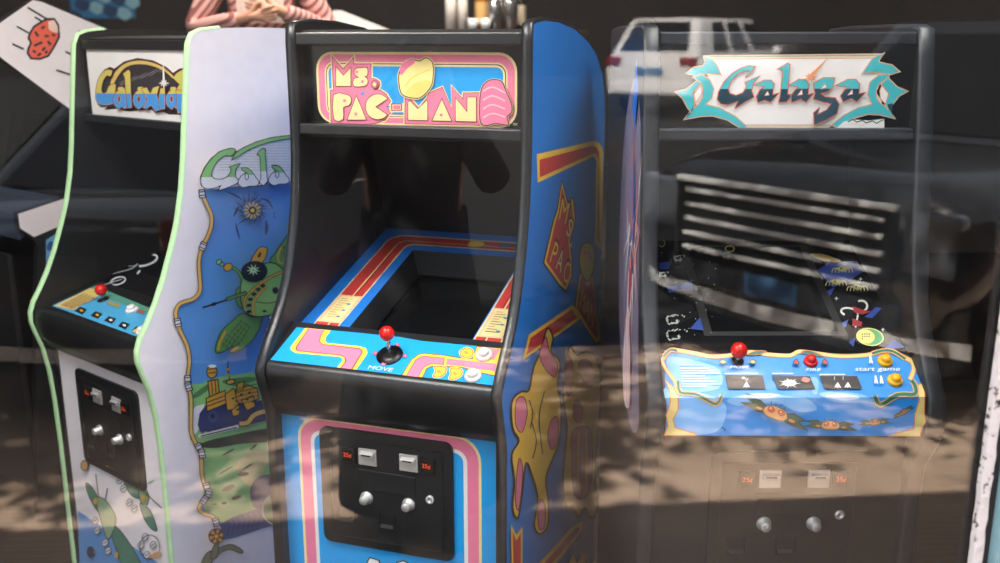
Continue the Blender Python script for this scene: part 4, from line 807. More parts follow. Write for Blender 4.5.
    def beetle(c, s_, ang):
        R_ = lambda q: [(c[0] + s_ * (p[0] * cos(ang) - p[1] * sin(ang)), c[1] + s_ * (p[0] * sin(ang) + p[1] * cos(ang))) for p in q]
        for q in ([(-20, 0), (-75, -26), (-140, -20), (-100, -4), (-150, 10), (-80, 20), (-20, 18)], [(20, 0), (70, -22), (130, -10), (100, 4), (150, 26), (80, 26), (20, 18)]): a.both(R_(q), BG, 3, K)
        a.both(R_(smooth([(-52, 6), (-36, -18), (0, -24), (36, -18), (52, 8), (30, 24), (-30, 24)])), BO, 4, BG)
        for x in (-22, 22): a.both(R_(ell(x, -6, 15, 11)), A('beetle_eye', (196, 70, 50)), 2, K); a.fill(R_(ell(x - 4, -10, 4, 3)), CREAM)
        for x in (-26, -8, 10, 28): a.line(R_([(x, -22), (x * 1.2 - 4, -38)]), 4, BG)
        a.fill(R_(ell(-70, 6, 14, 6)), BO); a.fill(R_(ell(72, 10, 14, 6)), BO)
    beetle((612, 392), 1.25, .35); beetle(z4([(250, 455)])[0], .92, .03); beetle(z4([(475, 438)])[0], .56, -.12); beetle(z4([(618, 386)])[0], .42, -.55)
    a.line([(335, 462), (348, 474)], 5, K); a.line([(345, 484), (354, 472)], 5, K)
    mb.build('control_panel', root, label='blue control panel with tan border and winged insects')
    joystick(cab, root, P0, n1, (737.5, 361.5), .0185, wr=.014, tall=.018)
    button(cab, root, P0, n1, (810.3, 362.5), .0155, REDP, 'fire_button', 'red push button')
    button(cab, root, P0, n1, (884.5, 362), .0165, YELP, label='yellow push button'); button(cab, root, P0, n1, (894.5, 381.5), .0165, YELP, label='yellow push button')
    v = .15; mb = MB(); mb.box(-iw, iw, -v, -v + .018, .02, .872, BLACK); mb.build('front_panel', root)
    c0, c1 = on_plane(cab, 711, 449, Vector((0, -v, 0)), Vector((0, -1, 0))), on_plane(cab, 870, 452, Vector((0, -v, 0)), Vector((0, -1, 0))); print('ga door', c0, c1)
    coin_door(cab, root, (c0.x + c1.x) / 2, (c0.z + c1.z) / 2, v)
    return root
# ================================================================== the old machine leaning away at the far left
def px_plane(px, py, P, N):
    d = ray(px, py); o = Vector((0, 0, CAMZ)); return o + d * ((P - o).dot(N) / d.dot(N))
def build_far():
    rz = -.74; d0 = ray(60, 60); d0 = d0 * (3.95 / Vector((d0.x, d0.y, 0)).length); P = Vector((0, 0, CAMZ)) + d0
    N = Vector((cos(rz), sin(rz), 0)); org = Vector((P.x, P.y, 0)) - N * .30
    cab = dict(x=org.x, y=org.y, r=rz); CABS['far'] = cab
    root = thing('arcade_cabinet', 'black arcade machine with white panels and a red tumbling rock, behind the green-edged one', 'arcade machine', (org.x, org.y, 0), rz, 'arcade machines behind the shop window')
    def S(px, py):
        q = Matrix.Rotation(-rz, 3, 'Z') @ (px_plane(px, py, P, N) - org); return (q.y, q.z)
    zb_ = FLOORZ; W = .60; iw = .272
    hood = [S(*q) for q in ((-22, 38), (0, 21), (34, -2), (42, 0), (118, 32), (150, 46), (150, 160), (75, 114), (0, 58), (-14, 48))]
    low = [S(*q) for q in ((150, 46), (150, 160), (75, 114), (72, 195), (17, 213), (19, 229), (33, 239), (38, 246), (36, 300), (37, 420), (43, 563))]
    zb = FLOORZ; back = low[0][0] + .25
    poly = [hood[0], hood[1], hood[2], hood[3], hood[4], hood[5], (back, hood[5][1] - .08), (back, zb), (low[10][0], zb)] + [low[k] for k in (9, 8, 7, 6, 5, 4, 3, 2)] + [hood[8], hood[9]]
    WS = A('old_white', (236, 228, 230)); mbs = []
    for s in (-1, 1):
        mb = MB(); mb.prism(poly, 'x', s * .272, s * .30, BLACK); mbs.append(mb)
    a = Art(mbs[1], cab, (.3005, 0, 0), (1, 0, 0)); a.frame(0, 0, 1000, 1000)
    a.fill([(-20, 38), (0, 23), (33, 0), (42, 2), (118, 34), (148, 50), (148, 158), (75, 113), (0, 57), (-13, 47)], WS)
    a.fill([(72, 196), (18, 214), (20, 228), (34, 237), (62, 225), (72, 214)], WS); a.fill([(46, 240), (58, 232), (66, 236), (60, 300), (46, 280)], A('old_blue', (110, 170, 215)))
    for q in ((50, 246), (54, 262), (51, 275)): a.fill(ell(q[0], q[1], 3, 5, .3), A('old_navy', (50, 90, 150)))
    a.frame(0, 0, 100, 1000)
    rock = [(300, 330), (340, 265), (420, 215), (470, 190), (540, 190), (580, 250), (590, 370), (560, 430), (520, 500), (480, 560), (400, 590), (310, 585), (275, 530), (285, 480), (310, 430), (285, 380)]
    a.both(rock, A('rock_red', (232, 100, 76)), 22, A('rock_edge', (40, 44, 54))); a.fill([(480, 215), (540, 200), (575, 260), (580, 330), (520, 320), (485, 290)], A('rock_light', (240, 205, 190)))
    for x, y, an, l in ((430, 275, -.6, 22), (365, 340, 1, 30), (465, 360, .1, 22), (535, 350, .3, 18), (380, 440, -.4, 46), (490, 430, .9, 24), (435, 490, -.8, 22), (340, 515, .6, 18), (390, 545, -.6, 22), (460, 520, -.7, 16)): a.line([(x - l * cos(an), y - l * sin(an)), (x + l * cos(an), y + l * sin(an))], 24, A('rock_edge', (40, 44, 54)))
    for q in (((275, 75), (465, 190)), ((345, 170), (420, 215)), ((165, 265), (285, 330)), ((120, 440), (235, 490)), ((780, 310), (880, 350)), ((650, 515), (740, 560)), ((560, 700), (700, 745))): a.line(q, 18, A('rock_edge', (40, 44, 54)))
    for mb in mbs: mb.build('side_panel', root)
    mb = MB(); ys = sorted(q[0] for q in poly)
    mb.prism([(p[0] + .0, p[1] - .03) for p in (hood[3], hood[4], hood[5])] + [(back - .01, hood[5][1] - .12), (back - .01, hood[5][1] - .16), (hood[4][0], hood[4][1] - .06), (hood[3][0], hood[3][1] - .06)], 'x', -iw, iw, DARKIN); mb.build('top_panel', root)
    mb = MB(); mb.box(-iw, iw, back - .03, back - .012, .02, hood[5][1] - .16, WOODB); mb.build('back_panel', root)
    mb = MB(); mb.box(-iw, iw, low[10][0] + .02, low[10][0] + .04, .02, low[7][1] - .02, BLACK); mb.build('front_panel', root)
    mb = MB(); x1, x2 = low[4], low[3]; mb.prism([(x1[0] + .01, x1[1] - .01), (x2[0], x2[1] - .015), (x2[0], x2[1] - .04), (x1[0] + .01, low[6][1])], 'x', -iw, iw, A('old_panel', (60, 70, 90))); mb.build('control_panel', root)
    mb = MB(); mb.prism([(low[3][0] + .02, low[3][1]), (low[2][0] + .05, low[2][1] - .02), (low[2][0] + .07, low[2][1] - .02), (low[3][0] + .04, low[3][1])], 'x', -iw, iw, SCREEN); mb.build('screen', root)
    return root

# ================================================================== a human figure: joints with radii grown into one skin
def skin(name, chains, mat, parent, sub=2):
    """chains: list of lists of (point, radius); the first point of a later chain may repeat a point of an earlier one."""
    vs, es, rs, idx = [], [], [], {}
    for ch in chains:
        prev = None
        for p, r in ch:
            key = tuple(round(c, 4) for c in p)
            if key not in idx: idx[key] = len(vs); vs.append(p); rs.append(r if isinstance(r, tuple) else (r, r))
            if prev is not None and prev != idx[key]: es.append((prev, idx[key]))
            prev = idx[key]
    me = bpy.data.meshes.new(name); me.from_pydata(vs, es, []); me.materials.append(mat)
    o = bpy.data.objects.new(name, me); COL.objects.link(o)
    if parent: o.parent = parent
    sk = o.modifiers.new('Skin', 'SKIN'); sk.use_smooth_shade = True
    if not me.skin_vertices: me.skin_vertices.new(name='')
    for k, v in enumerate(me.skin_vertices[0].data): v.radius = rs[k]; v.use_root = (k == 0)
    sm = o.modifiers.new('Sub', 'SUBSURF'); sm.levels = sub; sm.render_levels = sub
    return o
SKINM = M('skin', (205, 150, 122), .5, vary=.05)
def hand(wrist, d, nrm, s=1):
    """palm and five bent fingers leaving the wrist along d, the palm facing nrm; s: +1 / -1 which side the thumb is"""
    d = Vector(d).normalized(); nrm = Vector(nrm).normalized(); side = d.cross(nrm).normalized() * s; w = Vector(wrist); out = []
    palm = w + d * .05
    out.append([(tuple(w), .026), (tuple(palm), (.034, .016))])
    for k, ln in enumerate((.070, .080, .076, .060)):
        b = palm + d * .036 + side * (.030 - .02 * k); m = b + d * ln * .5 + nrm * .012; e = b + d * ln * .8 + nrm * .042
        out.append([(tuple(palm), (.034, .016)), (tuple(b), .0095), (tuple(m), .0088), (tuple(e), .0078)])
    b = w + d * .035 + side * .03; m = b + d * .03 + side * .026 + nrm * .012; e = m + d * .026 + nrm * .014
    out.append([(tuple(w), .026), (tuple(b), .013), (tuple(m), .0105), (tuple(e), .0085)])
    return out
def figure(root, arms, shirt, trousers, hairm, hair_len=.0, H=1.72, lean=0):
    """body, clothes and hair around a standing figure facing +y of its root; arms: two dicts with elbow, wrist, hand direction, palm normal"""
    k = H / 1.72; V = lambda x, y, z: (x * k, y * k, z * k)
    pel, wa, ch, nk, hd = V(0, 0, .95), V(0, .0, 1.12), V(0, 0, 1.32), V(0, .0, 1.47), V(0, .015, 1.60)
    ch_body = [[(pel, (.155, .11)), (wa, (.135, .10)), (ch, (.165, .115)), (V(0, 0, 1.43), (.085, .075)), (nk, .056), (V(0, .01, 1.53), .055), (hd, (.078, .095)), (V(0, .012, 1.67), (.068, .083))]]
    sl = [[(pel, (.165, .122)), (wa, (.150, .115)), (ch, (.178, .128)), (V(0, 0, 1.42), (.10, .088))]]
    for s, ad in zip((-1, 1), arms):
        sh = V(.175 * s, 0, 1.40); e, w = V(*ad['elbow']), V(*ad['wrist'])
        ch_body.append([(ch, (.165, .115)), (sh, .058), (e, .043), (w, .028)]); ch_body += hand(w, ad['dir'], ad['palm'], ad.get('thumb', s))
        cuff = tuple(e[i] + (w[i] - e[i]) * ad.get('sleeve', .9) for i in range(3))
        sl.append([(ch, (.178, .128)), (sh, .072), (e, .060), (cuff, .047)])
    for s in (-1, 1):
        ch_body.append([(pel, (.155, .11)), (V(.09 * s, 0, .86), .088), (V(.10 * s, .015, .48), .056), (V(.10 * s, -.01, .09), .040), (V(.11 * s, .10, .035), (.042, .03))])
    body = skin('body', ch_body, SKINM, root)
    # face
    c = Vector(hd)
    def bit(nm, *balls):
        f = MB()
        for off, r, m, n, sc in balls: f.ball(c + Vector(off) * k, r * k, m, n, sc)
        f.build(nm, root)
    EW, IR, LP = M('eye_white', (235, 232, 228), .2), M('iris', (60, 45, 35), .2), M('lips', (170, 92, 86), .4)
    for s in (-1, 1):
        bit('eye', ((.031 * s, .078, .010), .0125, EW, 10, (1, 1, 1)), ((.031 * s, .087, .010), .0065, IR, 8, (1, 1, 1)))
        bit('ear', ((.079 * s, -.005, 0), .03, SKINM, 10, (.3, .6, 1)))
    bit('nose', ((0, .095, -.012), .016, SKINM, 10, (.75, 1, 1.3))); bit('mouth', ((0, .083, -.046), .02, LP, 10, (1.1, .4, .35)))
    skin('shirt', sl, shirt, root)
    tr = [[(V(0, 0, 1.0), (.162, .12)), (V(0, 0, .94), (.168, .126))]]
    for s in (-1, 1): tr.append([(V(0, 0, .94), (.168, .126)), (V(.092 * s, 0, .84), .104), (V(.10 * s, .015, .48), .076), (V(.10 * s, -.01, .09), .066)])
    skin('trousers', tr, trousers, root)
    h = MB(); hc = Vector(hd) + Vector((0, -.014, .030)) * k
    h.ball(hc, .098 * k, hairm, 18, (.88, 1.02, .98))
    if hair_len: h.ball(hc + Vector((0, -.05, -hair_len * .5)), .085 * k, hairm, 14, (.95, .5, 1 + hair_len * 5))
    ho = h.build('hair', root)
    for s in (-1, 1):
        b = MB(); x = .11 * s * k
        b.grid([[(x + .046 * k * w_ * cos(q), .045 * k + y_ * k + .001 * sin(q), .012 + hh * (.5 + .5 * sin(q))) for q in [2 * pi * j / 12 for j in range(12)]] for y_, w_, hh in ((-.115, .4, .06), (-.10, .75, .10), (-.03, .9, .10), (.05, 1, .075), (.13, .85, .055), (.165, .3, .035))], M('shoe_leather', (30, 28, 28), .4), closed=True)
        b.box(x - .042 * k, x + .042 * k, -.06 * k, .205 * k, .0, .014, M('shoe_sole', (18, 18, 18), .7)); b.build('shoe', root)
    return body

# ================================================================== vehicles (x forward, z up)
SATIN = M('satin_metal', (222, 220, 216), .38, metal=.25)
RUBBER = M('tyre_rubber', (22, 22, 22), .8); ALLOY = M('wheel_alloy', (150, 152, 155), .3, metal=.8); CARGLASS = M('car_glass', (10, 11, 13), .15, spec=.3)
def wheel(root, x, s, half, r, w=.22):
    mb = MB(); y = s * (half - w)
    mb.lathe([(r * .62, 0), (r * .93, 0), (r, .03), (r, w - .03), (r * .93, w), (r * .62, w - .01)], (x, y, r), (0, s, 0), RUBBER, 28); o = mb.build('wheel', root)
    q = MB(); q.lathe([(0, w - .05), (r * .18, w - .02), (r * .22, w - .05), (r * .55, w - .06), (r * .62, w - .012), (r * .64, w - .02)], (x, y, r), (0, s, 0), ALLOY, 28)
    for k in range(5):
        an = 2 * pi * k / 5; c, sn = cos(an), sin(an)
        pts = [(x + r * (.15 * c - .09 * sn), r + r * (.15 * sn + .09 * c)), (x + r * (.15 * c + .09 * sn), r + r * (.15 * sn - .09 * c)), (x + r * (.6 * c + .06 * sn), r + r * (.6 * sn - .06 * c)), (x + r * (.6 * c - .06 * sn), r + r * (.6 * sn + .06 * c))]
        q.prism([(p[0], p[1]) for p in pts], 'y', y + s * (w - .05), y + s * (w - .025), ALLOY)
    q.build('rim', o)
def loft(mb, secs, mat):
    """secs: (x, half-width at sill, half-width at shoulder, half-width at top, z sill, z shoulder, z top)"""
    rows = []
    for x, w0, w1, w2, z0, z1, z2 in secs:
        h = [(0, z0), (w0 * .85, z0), (w0, z0 + .06), (w1, (z0 + z1) / 2), (w1, z1 - .05), (w1 - .02, z1), (w2, z2 - .04), (w2 * .86, z2), (0, z2 + .012)]
        rows.append([(x, y, z) for y, z in h] + [(x, -y, z) for y, z in reversed(h[1:-1])])
    c0 = [(rows[0][0][0], 0, sum(p[2] for p in rows[0]) / len(rows[0]))] * len(rows[0]); c1 = [(rows[-1][0][0], 0, sum(p[2] for p in rows[-1]) / len(rows[-1]))] * len(rows[-1])
    mb.grid([c0] + rows + [c1], mat, closed=True)
def cabin(root, body, glass, wb, wt, zb, zt, xr0, xr1, xf1, xf0, splits):
    """greenhouse: painted shell with window panes set 4 mm proud; wb / wt half-widths below and above"""
    mb = MB(); P = lambda x, s, up: (x, s * (wt if up else wb), zt if up else zb)
    r = [P(xr0, 1, 0), P(xr1, 1, 1), P(xf1, 1, 1), P(xf0, 1, 0)]; l = [P(xr0, -1, 0), P(xr1, -1, 1), P(xf1, -1, 1), P(xf0, -1, 0)]
    mb.face(r, body); mb.face(l, body)
    for i in range(3): mb.face([r[i], r[i + 1], l[i + 1], l[i]], body)
    sh = mb.build('cabin', root, .10)
    sh.modifiers['Bevel'].segments = 3
    def pane(q, out, nm):
        c = Vector((0, 0, 0))
        for p in q: c += Vector(p) / len(q)
        g = MB(); g.face([c + (Vector(p) - c) * .78 + Vector(out) for p in q], glass); g.build(nm, sh)
    L = lambda a, b, t: tuple(a[i] + (b[i] - a[i]) * t for i in range(3))
    for s, q in ((1, r), (-1, l)):
        for t0, t1 in zip(splits[:-1], splits[1:]): pane([L(q[0], q[3], t0), L(q[1], q[2], t0), L(q[1], q[2], t1), L(q[0], q[3], t1)], (0, .008 * s, .004), 'side_window')
    pane([r[0], r[1], l[1], l[0]], (-.01, 0, .006), 'rear_window'); pane([r[3], r[2], l[2], l[3]], (.01, 0, .006), 'windscreen')
def car(root, kind, paint):
    PLATE = M('plate_blue', (70, 110, 150), .4); TAIL = M('tail_lamp_red', (120, 18, 20), .15); HEAD = M('head_lamp_glass', (88, 92, 98), .1, spec=.8); PLAS = M('bumper_plastic', (40, 41, 43), .6)
    mb = MB()
    if kind == 'suv':
        loft(mb, [(-2.28, .70, .82, .76, .42, .80, .92), (-2.22, .84, .90, .84, .32, .95, 1.06), (-1.6, .88, .93, .86, .25, 1.0, 1.08), (0, .88, .93, .86, .22, .98, 1.06), (1.0, .88, .92, .84, .25, .94, 1.04), (1.9, .84, .90, .74, .28, .82, .94), (2.25, .70, .80, .62, .36, .68, .80)], paint); mb.build('body', root)
        cabin(root, paint, CARGLASS, .86, .68, 1.02, 1.66, -2.22, -1.80, .35, 1.15, (.16, .40, .68, 1.0))
        half, rad, wx = .93, .35, (-1.35, 1.38); xb, xf = -2.28, 2.25
    elif kind == 'pickup':
        loft(mb, [(-2.9, .84, .95, .93, .55, 1.12, 1.16), (-1.2, .86, .98, .94, .45, 1.14, 1.18), (-1.0, .86, .98, .94, .42, 1.12, 1.18), (1.1, .86, .98, .94, .42, 1.12, 1.18), (1.5, .86, .98, .90, .45, 1.10, 1.20), (2.4, .86, .97, .86, .45, 1.02, 1.14), (2.72, .84, .94, .80, .45, .98, 1.08)], paint); mb.build('body', root)
        cabin(root, paint, CARGLASS, .91, .72, 1.16, 1.86, -1.05, -.85, .75, 1.45, (.0, .45, 1.0))
        half, rad, wx = .98, .40, (-1.75, 1.85); xb, xf = -2.9, 2.72
        g = MB(); g.box(2.70, 2.735, -.62, .62, .60, 1.02, M('grille_black', (16, 16, 17), .5)); gr = g.build('grille', root, .01)
        for k in range(5):
            q = MB(); z = .645 + .078 * k; q.box(2.73, 2.765, -.59, .59, z, z + .024, SATIN); q.build('grille_bar', gr, .008, label='chrome grille bar')
        q = MB(); q.box(2.72, 2.77, -.65, .65, 1.015, 1.045, SATIN); q.box(2.72, 2.76, -.65, -.635, .60, 1.02, PLAS); q.box(2.72, 2.76, .635, .65, .60, 1.02, PLAS); q.build('grille_frame', gr, .01)
        for s in (-1, 1):
            h = MB(); h.box(2.62, 2.735, *sorted((s * .67, s * .93)), .74, 1.03, HEAD); h.build('headlight', root, .03)
        b = MB(); b.grid([[(2.66 + .16 * (1 - abs(y)) ** .5 - .05 * y * y, y * .98, z) for z in (.385, .395, .45, .46)] for y in [-1 + j / 10 for j in range(21)]], SATIN); b.box(2.5, 2.66, -.9, .9, .30, .58, PLAS); b.box(2.66, 2.74, -.7, .7, .47, .59, PLAS); b.build('bumper', root, label='chrome front bumper')
        b = MB(); b.box(2.745, 2.755, -.16, .16, .475, .585, PLATE); b.build('licence_plate', root)
    else:
        loft(mb, [(-2.3, .72, .82, .76, .40, .82, .95), (-2.2, .82, .88, .80, .30, .92, 1.02), (-1.3, .86, .90, .80, .22, .92, .99), (0, .86, .90, .82, .20, .90, .97), (1.0, .86, .90, .80, .22, .88, .96), (1.9, .82, .88, .70, .26, .76, .86), (2.3, .70, .78, .58, .34, .62, .72)], paint); mb.build('body', root)
        cabin(root, paint, CARGLASS, .80, .60, .95, 1.43, -1.65, -.95, .25, 1.15, (.0, .5, 1.0))
        half, rad, wx = .90, .33, (-1.38, 1.42); xb, xf = -2.3, 2.3
        b = MB(); b.grid([[(-2.24 - .14 * (1 - abs(y)) ** .5, y * .88, z) for z in (.35, .36, .41, .42)] for y in [-1 + j / 10 for j in range(21)]], SATIN); b.build('bumper', root, label='bright rear bumper strip')
    for x in wx:
        for s in (-1, 1):
            m2 = MB(); m2.lathe([(0, 0), (rad * 1.14, 0), (rad * 1.14, .012), (0, .012)], (x, s * (half - .012), rad + .01), (0, s, 0), PLAS, 28); m2.build('wheel_arch', root)
            wheel(root, x, s, half + .015, rad)
    for s in (-1, 1):
        t = MB(); t.box(*sorted((xb - .015, xb + .12)), *sorted((s * (half - .36 if kind != 'pickup' else half - .16), s * (half - .05))), .84 if kind != 'pickup' else .78, 1.0 if kind != 'pickup' else 1.1, TAIL); t.build('tail_lamp', root, .03)
        m_ = MB(); m_.ball(((.75 if kind != 'pickup' else 1.2), s * (half + .08), 1.10 if kind != 'pickup' else 1.28), .10, paint, 12, (.5, 1, .75)); m_.build('wing_mirror', root)
        for x in ((-.7, .35) if kind != 'pickup' else (-.45, .45)):
            q = MB(); q.box(x - .10, x + .10, *sorted((s * (half - .005), s * (half + .02))), .88 if kind != 'pickup' else 1.02, .91 if kind != 'pickup' else 1.05, paint); q.build('door_handle', root, .008)
    if kind != 'pickup':
        p = MB(); p.box(xb - .02, xb + .03, -.26, .26, .70, .82, PLATE if kind == 'suv' else PLAS); p.build('licence_plate', root)
        for s in (-1, 1):
            h = MB(); h.box(xf - .24, xf - .03, *sorted((s * .48, s * .80)), .60, .76, HEAD); h.build('headlight', root, .04)
        b = MB(); b.box(xb - .04, xb + .1, -.82, .82, .36, .58, PLAS if kind != 'suv' else paint); b.build('rear_bumper', root, .04)
    return root
def vehicle(name, label, cat, kind, paint, loc, heading):
    r = thing(name, label, cat, loc, atan2(heading[1], heading[0])); car(r, kind, paint); return r
# ================================================================== the shop: room, window, things behind
def struct(mb, name, parent=None, bevel=0):
    o = mb.build(name, parent, bevel)
    if parent is None: o['kind'] = 'structure'
    return o
def plane_px(px, py, y):                             # where a sight line meets the vertical plane y
    d = ray(px, py); t = y / d.y; return d.x * t, CAMZ + d.z * t
WALLD = ramp_mat('dark_shop_wall', 'ShaderNodeTexNoise', [(.3, (24, 23, 23)), (.7, (34, 32, 31))], 3, .8)
FLOORM = ramp_mat('dark_floor_boards', 'ShaderNodeTexWave', [(.0, (30, 25, 22)), (.9, (48, 40, 34)), (1, (14, 12, 11))], 4, .5, axis='Y', distort=1.5)
CEILM = ramp_mat('dark_ceiling', 'ShaderNodeTexNoise', [(.3, (22, 22, 23)), (.7, (30, 30, 31))], 4, .9)
FACADE = ramp_mat('painted_facade', 'ShaderNodeTexNoise', [(.3, (60, 74, 78)), (.7, (70, 84, 88))], 6, .7, bump=.2)
X0, X1 = -4.2, 3.6
mb = MB(); mb.box(X0, X1, GLASS_Y + .05, 8.6, FLOORZ - .1, FLOORZ, FLOORM); struct(mb, 'floor')
mb = MB(); mb.box(X0 - .3, X1 + .3, 1.42, 8.8, 3.3, 3.5, CEILM); struct(mb, 'ceiling')
mb = MB(); mb.box(X0, X1, 8.5, 8.7, FLOORZ, 3.3, WALLD); struct(mb, 'wall_back')
mb = MB(); mb.box(X0 - .15, X0, GLASS_Y, 8.6, FLOORZ, 3.3, WALLD); struct(mb, 'wall_left')
mb = MB(); mb.box(X1, X1 + .15, GLASS_Y, 8.6, FLOORZ, 3.3, WALLD); struct(mb, 'wall_right')
# raised back of the room with the bar
mb = MB(); mb.box(X0, X1, 4.75, 8.5, FLOORZ, .62, FLOORM); struct(mb, 'floor_raised')
# window
xa, _ = plane_px(983.7, 449, 1.488); xb_, _ = plane_px(993.6, 449, 1.488); xc, _ = plane_px(1001, 449, 1.488)
PEEL = ramp_mat('peeling_white_paint', 'ShaderNodeTexNoise', [(.36, (52, 46, 44)), (.42, (228, 222, 222)), (.9, (238, 232, 232))], 60, .6, bump=.6)
TEAL = ramp_mat('weathered_blue_paint', 'ShaderNodeTexNoise', [(.3, (120, 158, 170)), (.7, (140, 176, 186))], 20, .6, bump=.2)
DKW = M('weathered_dark_wood', (44, 40, 40), .8, vary=.3, scale=90, bump=.5)
wx0 = -3.1
win = empty('window_1', (0, 0, 0)); win['kind'] = 'structure'
mb = MB()
rnd = random.Random(3)
edge = [(xa + rnd.uniform(-.0012, .0012), .2 + k * .02) for k in range(131)]; edge2 = [(xb_ + rnd.uniform(-.002, .002), 2.8 - k * .02) for k in range(131)]
mb.prism(edge + edge2, 'y', 1.480, 1.494, PEEL); mb.build('glazing_bead', win, label='peeling white paint strip')
mb = MB(); mb.box(xb_, xc + .002, 1.484, 1.52, .2, 2.8, DKW); mb.build('window_rebate', win)
mb = MB(); mb.box(xc, xc + .09, 1.46, 1.54, .1, 2.9, TEAL); mb.box(wx0 - .09, wx0, 1.46, 1.54, .1, 2.9, TEAL); mb.box(wx0 - .09, xc + .09, 1.46, 1.54, 2.8, 2.9, TEAL); mb.box(wx0 - .09, xc + .09, 1.44, 1.54, .1, .2, TEAL); mb.build('window_frame', win, .004)
g = bpy.data.materials.new('window_glass'); g.use_nodes = True; nt = g.node_tree; nt.nodes.remove(nt.nodes['Principled BSDF']); out = nt.nodes['Material Output']
lw = nt.nodes.new('ShaderNodeLayerWeight'); lw.inputs['Blend'].default_value = .5
pw = nt.nodes.new('ShaderNodeMath'); pw.operation = 'POWER'; pw.inputs[1].default_value = 5
mu = nt.nodes.new('ShaderNodeMath'); mu.operation = 'MULTIPLY_ADD'; mu.inputs[1].default_value = .93; mu.inputs[2].default_value = REFL
tr = nt.nodes.new('ShaderNodeBsdfTransparent'); tr.inputs['Color'].default_value = (.97, .98, .98, 1)
gl = nt.nodes.new('ShaderNodeBsdfGlossy'); gl.inputs['Roughness'].default_value = 0.0; gl.inputs['Color'].default_value = (1, 1, 1, 1)
mx = nt.nodes.new('ShaderNodeMixShader'); mx2 = nt.nodes.new('ShaderNodeMixShader')
df = nt.nodes.new('ShaderNodeBsdfDiffuse'); df.inputs['Color'].default_value = (.8, .78, .75, 1); nt.links.new(df.outputs[0], mx2.inputs[2])
tc = nt.nodes.new('ShaderNodeTexCoord'); nz = nt.nodes.new('ShaderNodeTexNoise'); nz.inputs['Scale'].default_value = 2.5; nz.inputs['Detail'].default_value = 6; nt.links.new(tc.outputs['Object'], nz.inputs['Vector'])
dm = nt.nodes.new('ShaderNodeMath'); dm.operation = 'MULTIPLY'; dm.inputs[1].default_value = DUST_HAZE; nt.links.new(nz.outputs['Fac'], dm.inputs[0]); nt.links.new(dm.outputs[0], mx2.inputs['Fac'])  # thin dust veil, also laid on as haze that lifts the blacks
nt.links.new(lw.outputs['Facing'], pw.inputs[0]); nt.links.new(pw.outputs[0], mu.inputs[0]); nt.links.new(mu.outputs[0], mx.inputs['Fac']); nt.links.new(tr.outputs[0], mx.inputs[1]); nt.links.new(gl.outputs[0], mx.inputs[2]); nt.links.new(mx.outputs[0], mx2.inputs[1]); nt.links.new(mx2.outputs[0], out.inputs['Surface'])
mb = MB(); mb.box(wx0, xb_, 1.497, 1.503, .2, 2.8, g); mb.build('glass_pane', win)
mb = MB(); mb.box(X0 - .3, wx0 - .09, 1.42, 1.58, -.1, 3.5, FACADE); mb.box(xc + .09, X1 + 4, 1.42, 1.58, -.1, 3.5, FACADE); mb.box(wx0 - .09, xc + .09, 1.42, 1.58, 2.9, 3.5, FACADE); mb.box(wx0 - .09, xc + .09, 1.42, 1.58, -.1, .1, FACADE); mb.box(X0 - 6, X0 - .3, 1.42, 1.58, -.1, 3.5, FACADE); struct(mb, 'wall_front')

BLUE_CAB = build_blue(); WHITE_CAB = build_white(); BLACK_CAB = build_black(); FAR_CAB = build_far()
for r_ in (BLUE_CAB, WHITE_CAB, BLACK_CAB, FAR_CAB):    # origin down to where the machine meets the floor
    r_.location.z = FLOORZ
    for ch in r_.children: ch.location.z -= FLOORZ

# ---- person in the striped shirt, standing on the raised floor behind the machines
STRIPE = ramp_mat('striped_cotton', 'ShaderNodeTexWave', [(.3, (216, 160, 152)), (.45, (232, 196, 188)), (.6, (140, 84, 80))], 13, .8, axis='DIAGONAL', distort=.6)
px_, _ = plane_px(262, 14, 5.05)
per = thing('person', 'person in a red and white striped shirt with folded forearms, behind the machines', 'person', (px_, 5.05, .62), pi + .1)
figure(per, [dict(elbow=(-.33, .06, 1.12), wrist=(-.08, .25, 1.22), dir=(.9, .25, .1), palm=(0, -1, .1), sleeve=.92), dict(elbow=(.33, .06, 1.12), wrist=(.06, .27, 1.18), dir=(-.9, .2, .15), palm=(0, -1, .2), sleeve=.92)], STRIPE, M('dark_denim', (34, 38, 50), .8), M('brown_hair', (60, 42, 32), .6), .1)
mb = MB(); mb.grid([[(x * (.11 - .0 * z), .150 + .012 * cos(x * 1.5), 1.16 + z * .22) for x in (-1, -.5, 0, .5, 1)] for z in (0, .33, .66, 1)], M('pale_bib', (226, 205, 195), .8)); mb.build('apron_bib', per, label='pale apron bib')

# ---- bar with bottles and glasses
bx0, _ = plane_px(330, 20, 6.2); bx1, _ = plane_px(560, 20, 6.2); bz = CAMZ + .058
bar = thing('bar_counter', 'dark wooden bar counter with bottles and glasses on it', 'bar counter', ((bx0 + bx1) / 2, 6.25, .62))
w2 = (bx1 - bx0) / 2 + .15; BW = ramp_mat('dark_bar_wood', 'ShaderNodeTexWave', [(.2, (38, 28, 22)), (.8, (58, 42, 32))], 3, .35, axis='X', distort=3)
mb = MB(); mb.box(-w2, w2, -.22, .22, bz - .66, bz - .62, BW); mb.build('counter_top', bar, .008)
mb = MB(); mb.box(-w2 + .05, w2 - .05, -.16, .18, 0, bz - .66, BW); mb.build('counter_body', bar)
for k in range(4):
    mb = MB(); c = -w2 + .1 + (2 * w2 - .2) * (k + .5) / 4; hw = (w2 - .1) / 4 - .03; mb.box(c - hw, c + hw, -.172, -.16, .1, bz - .74, BW); mb.build('front_board', bar, .004)
def on_bar(px, y=6.2): return plane_px(px, 20, y)[0]
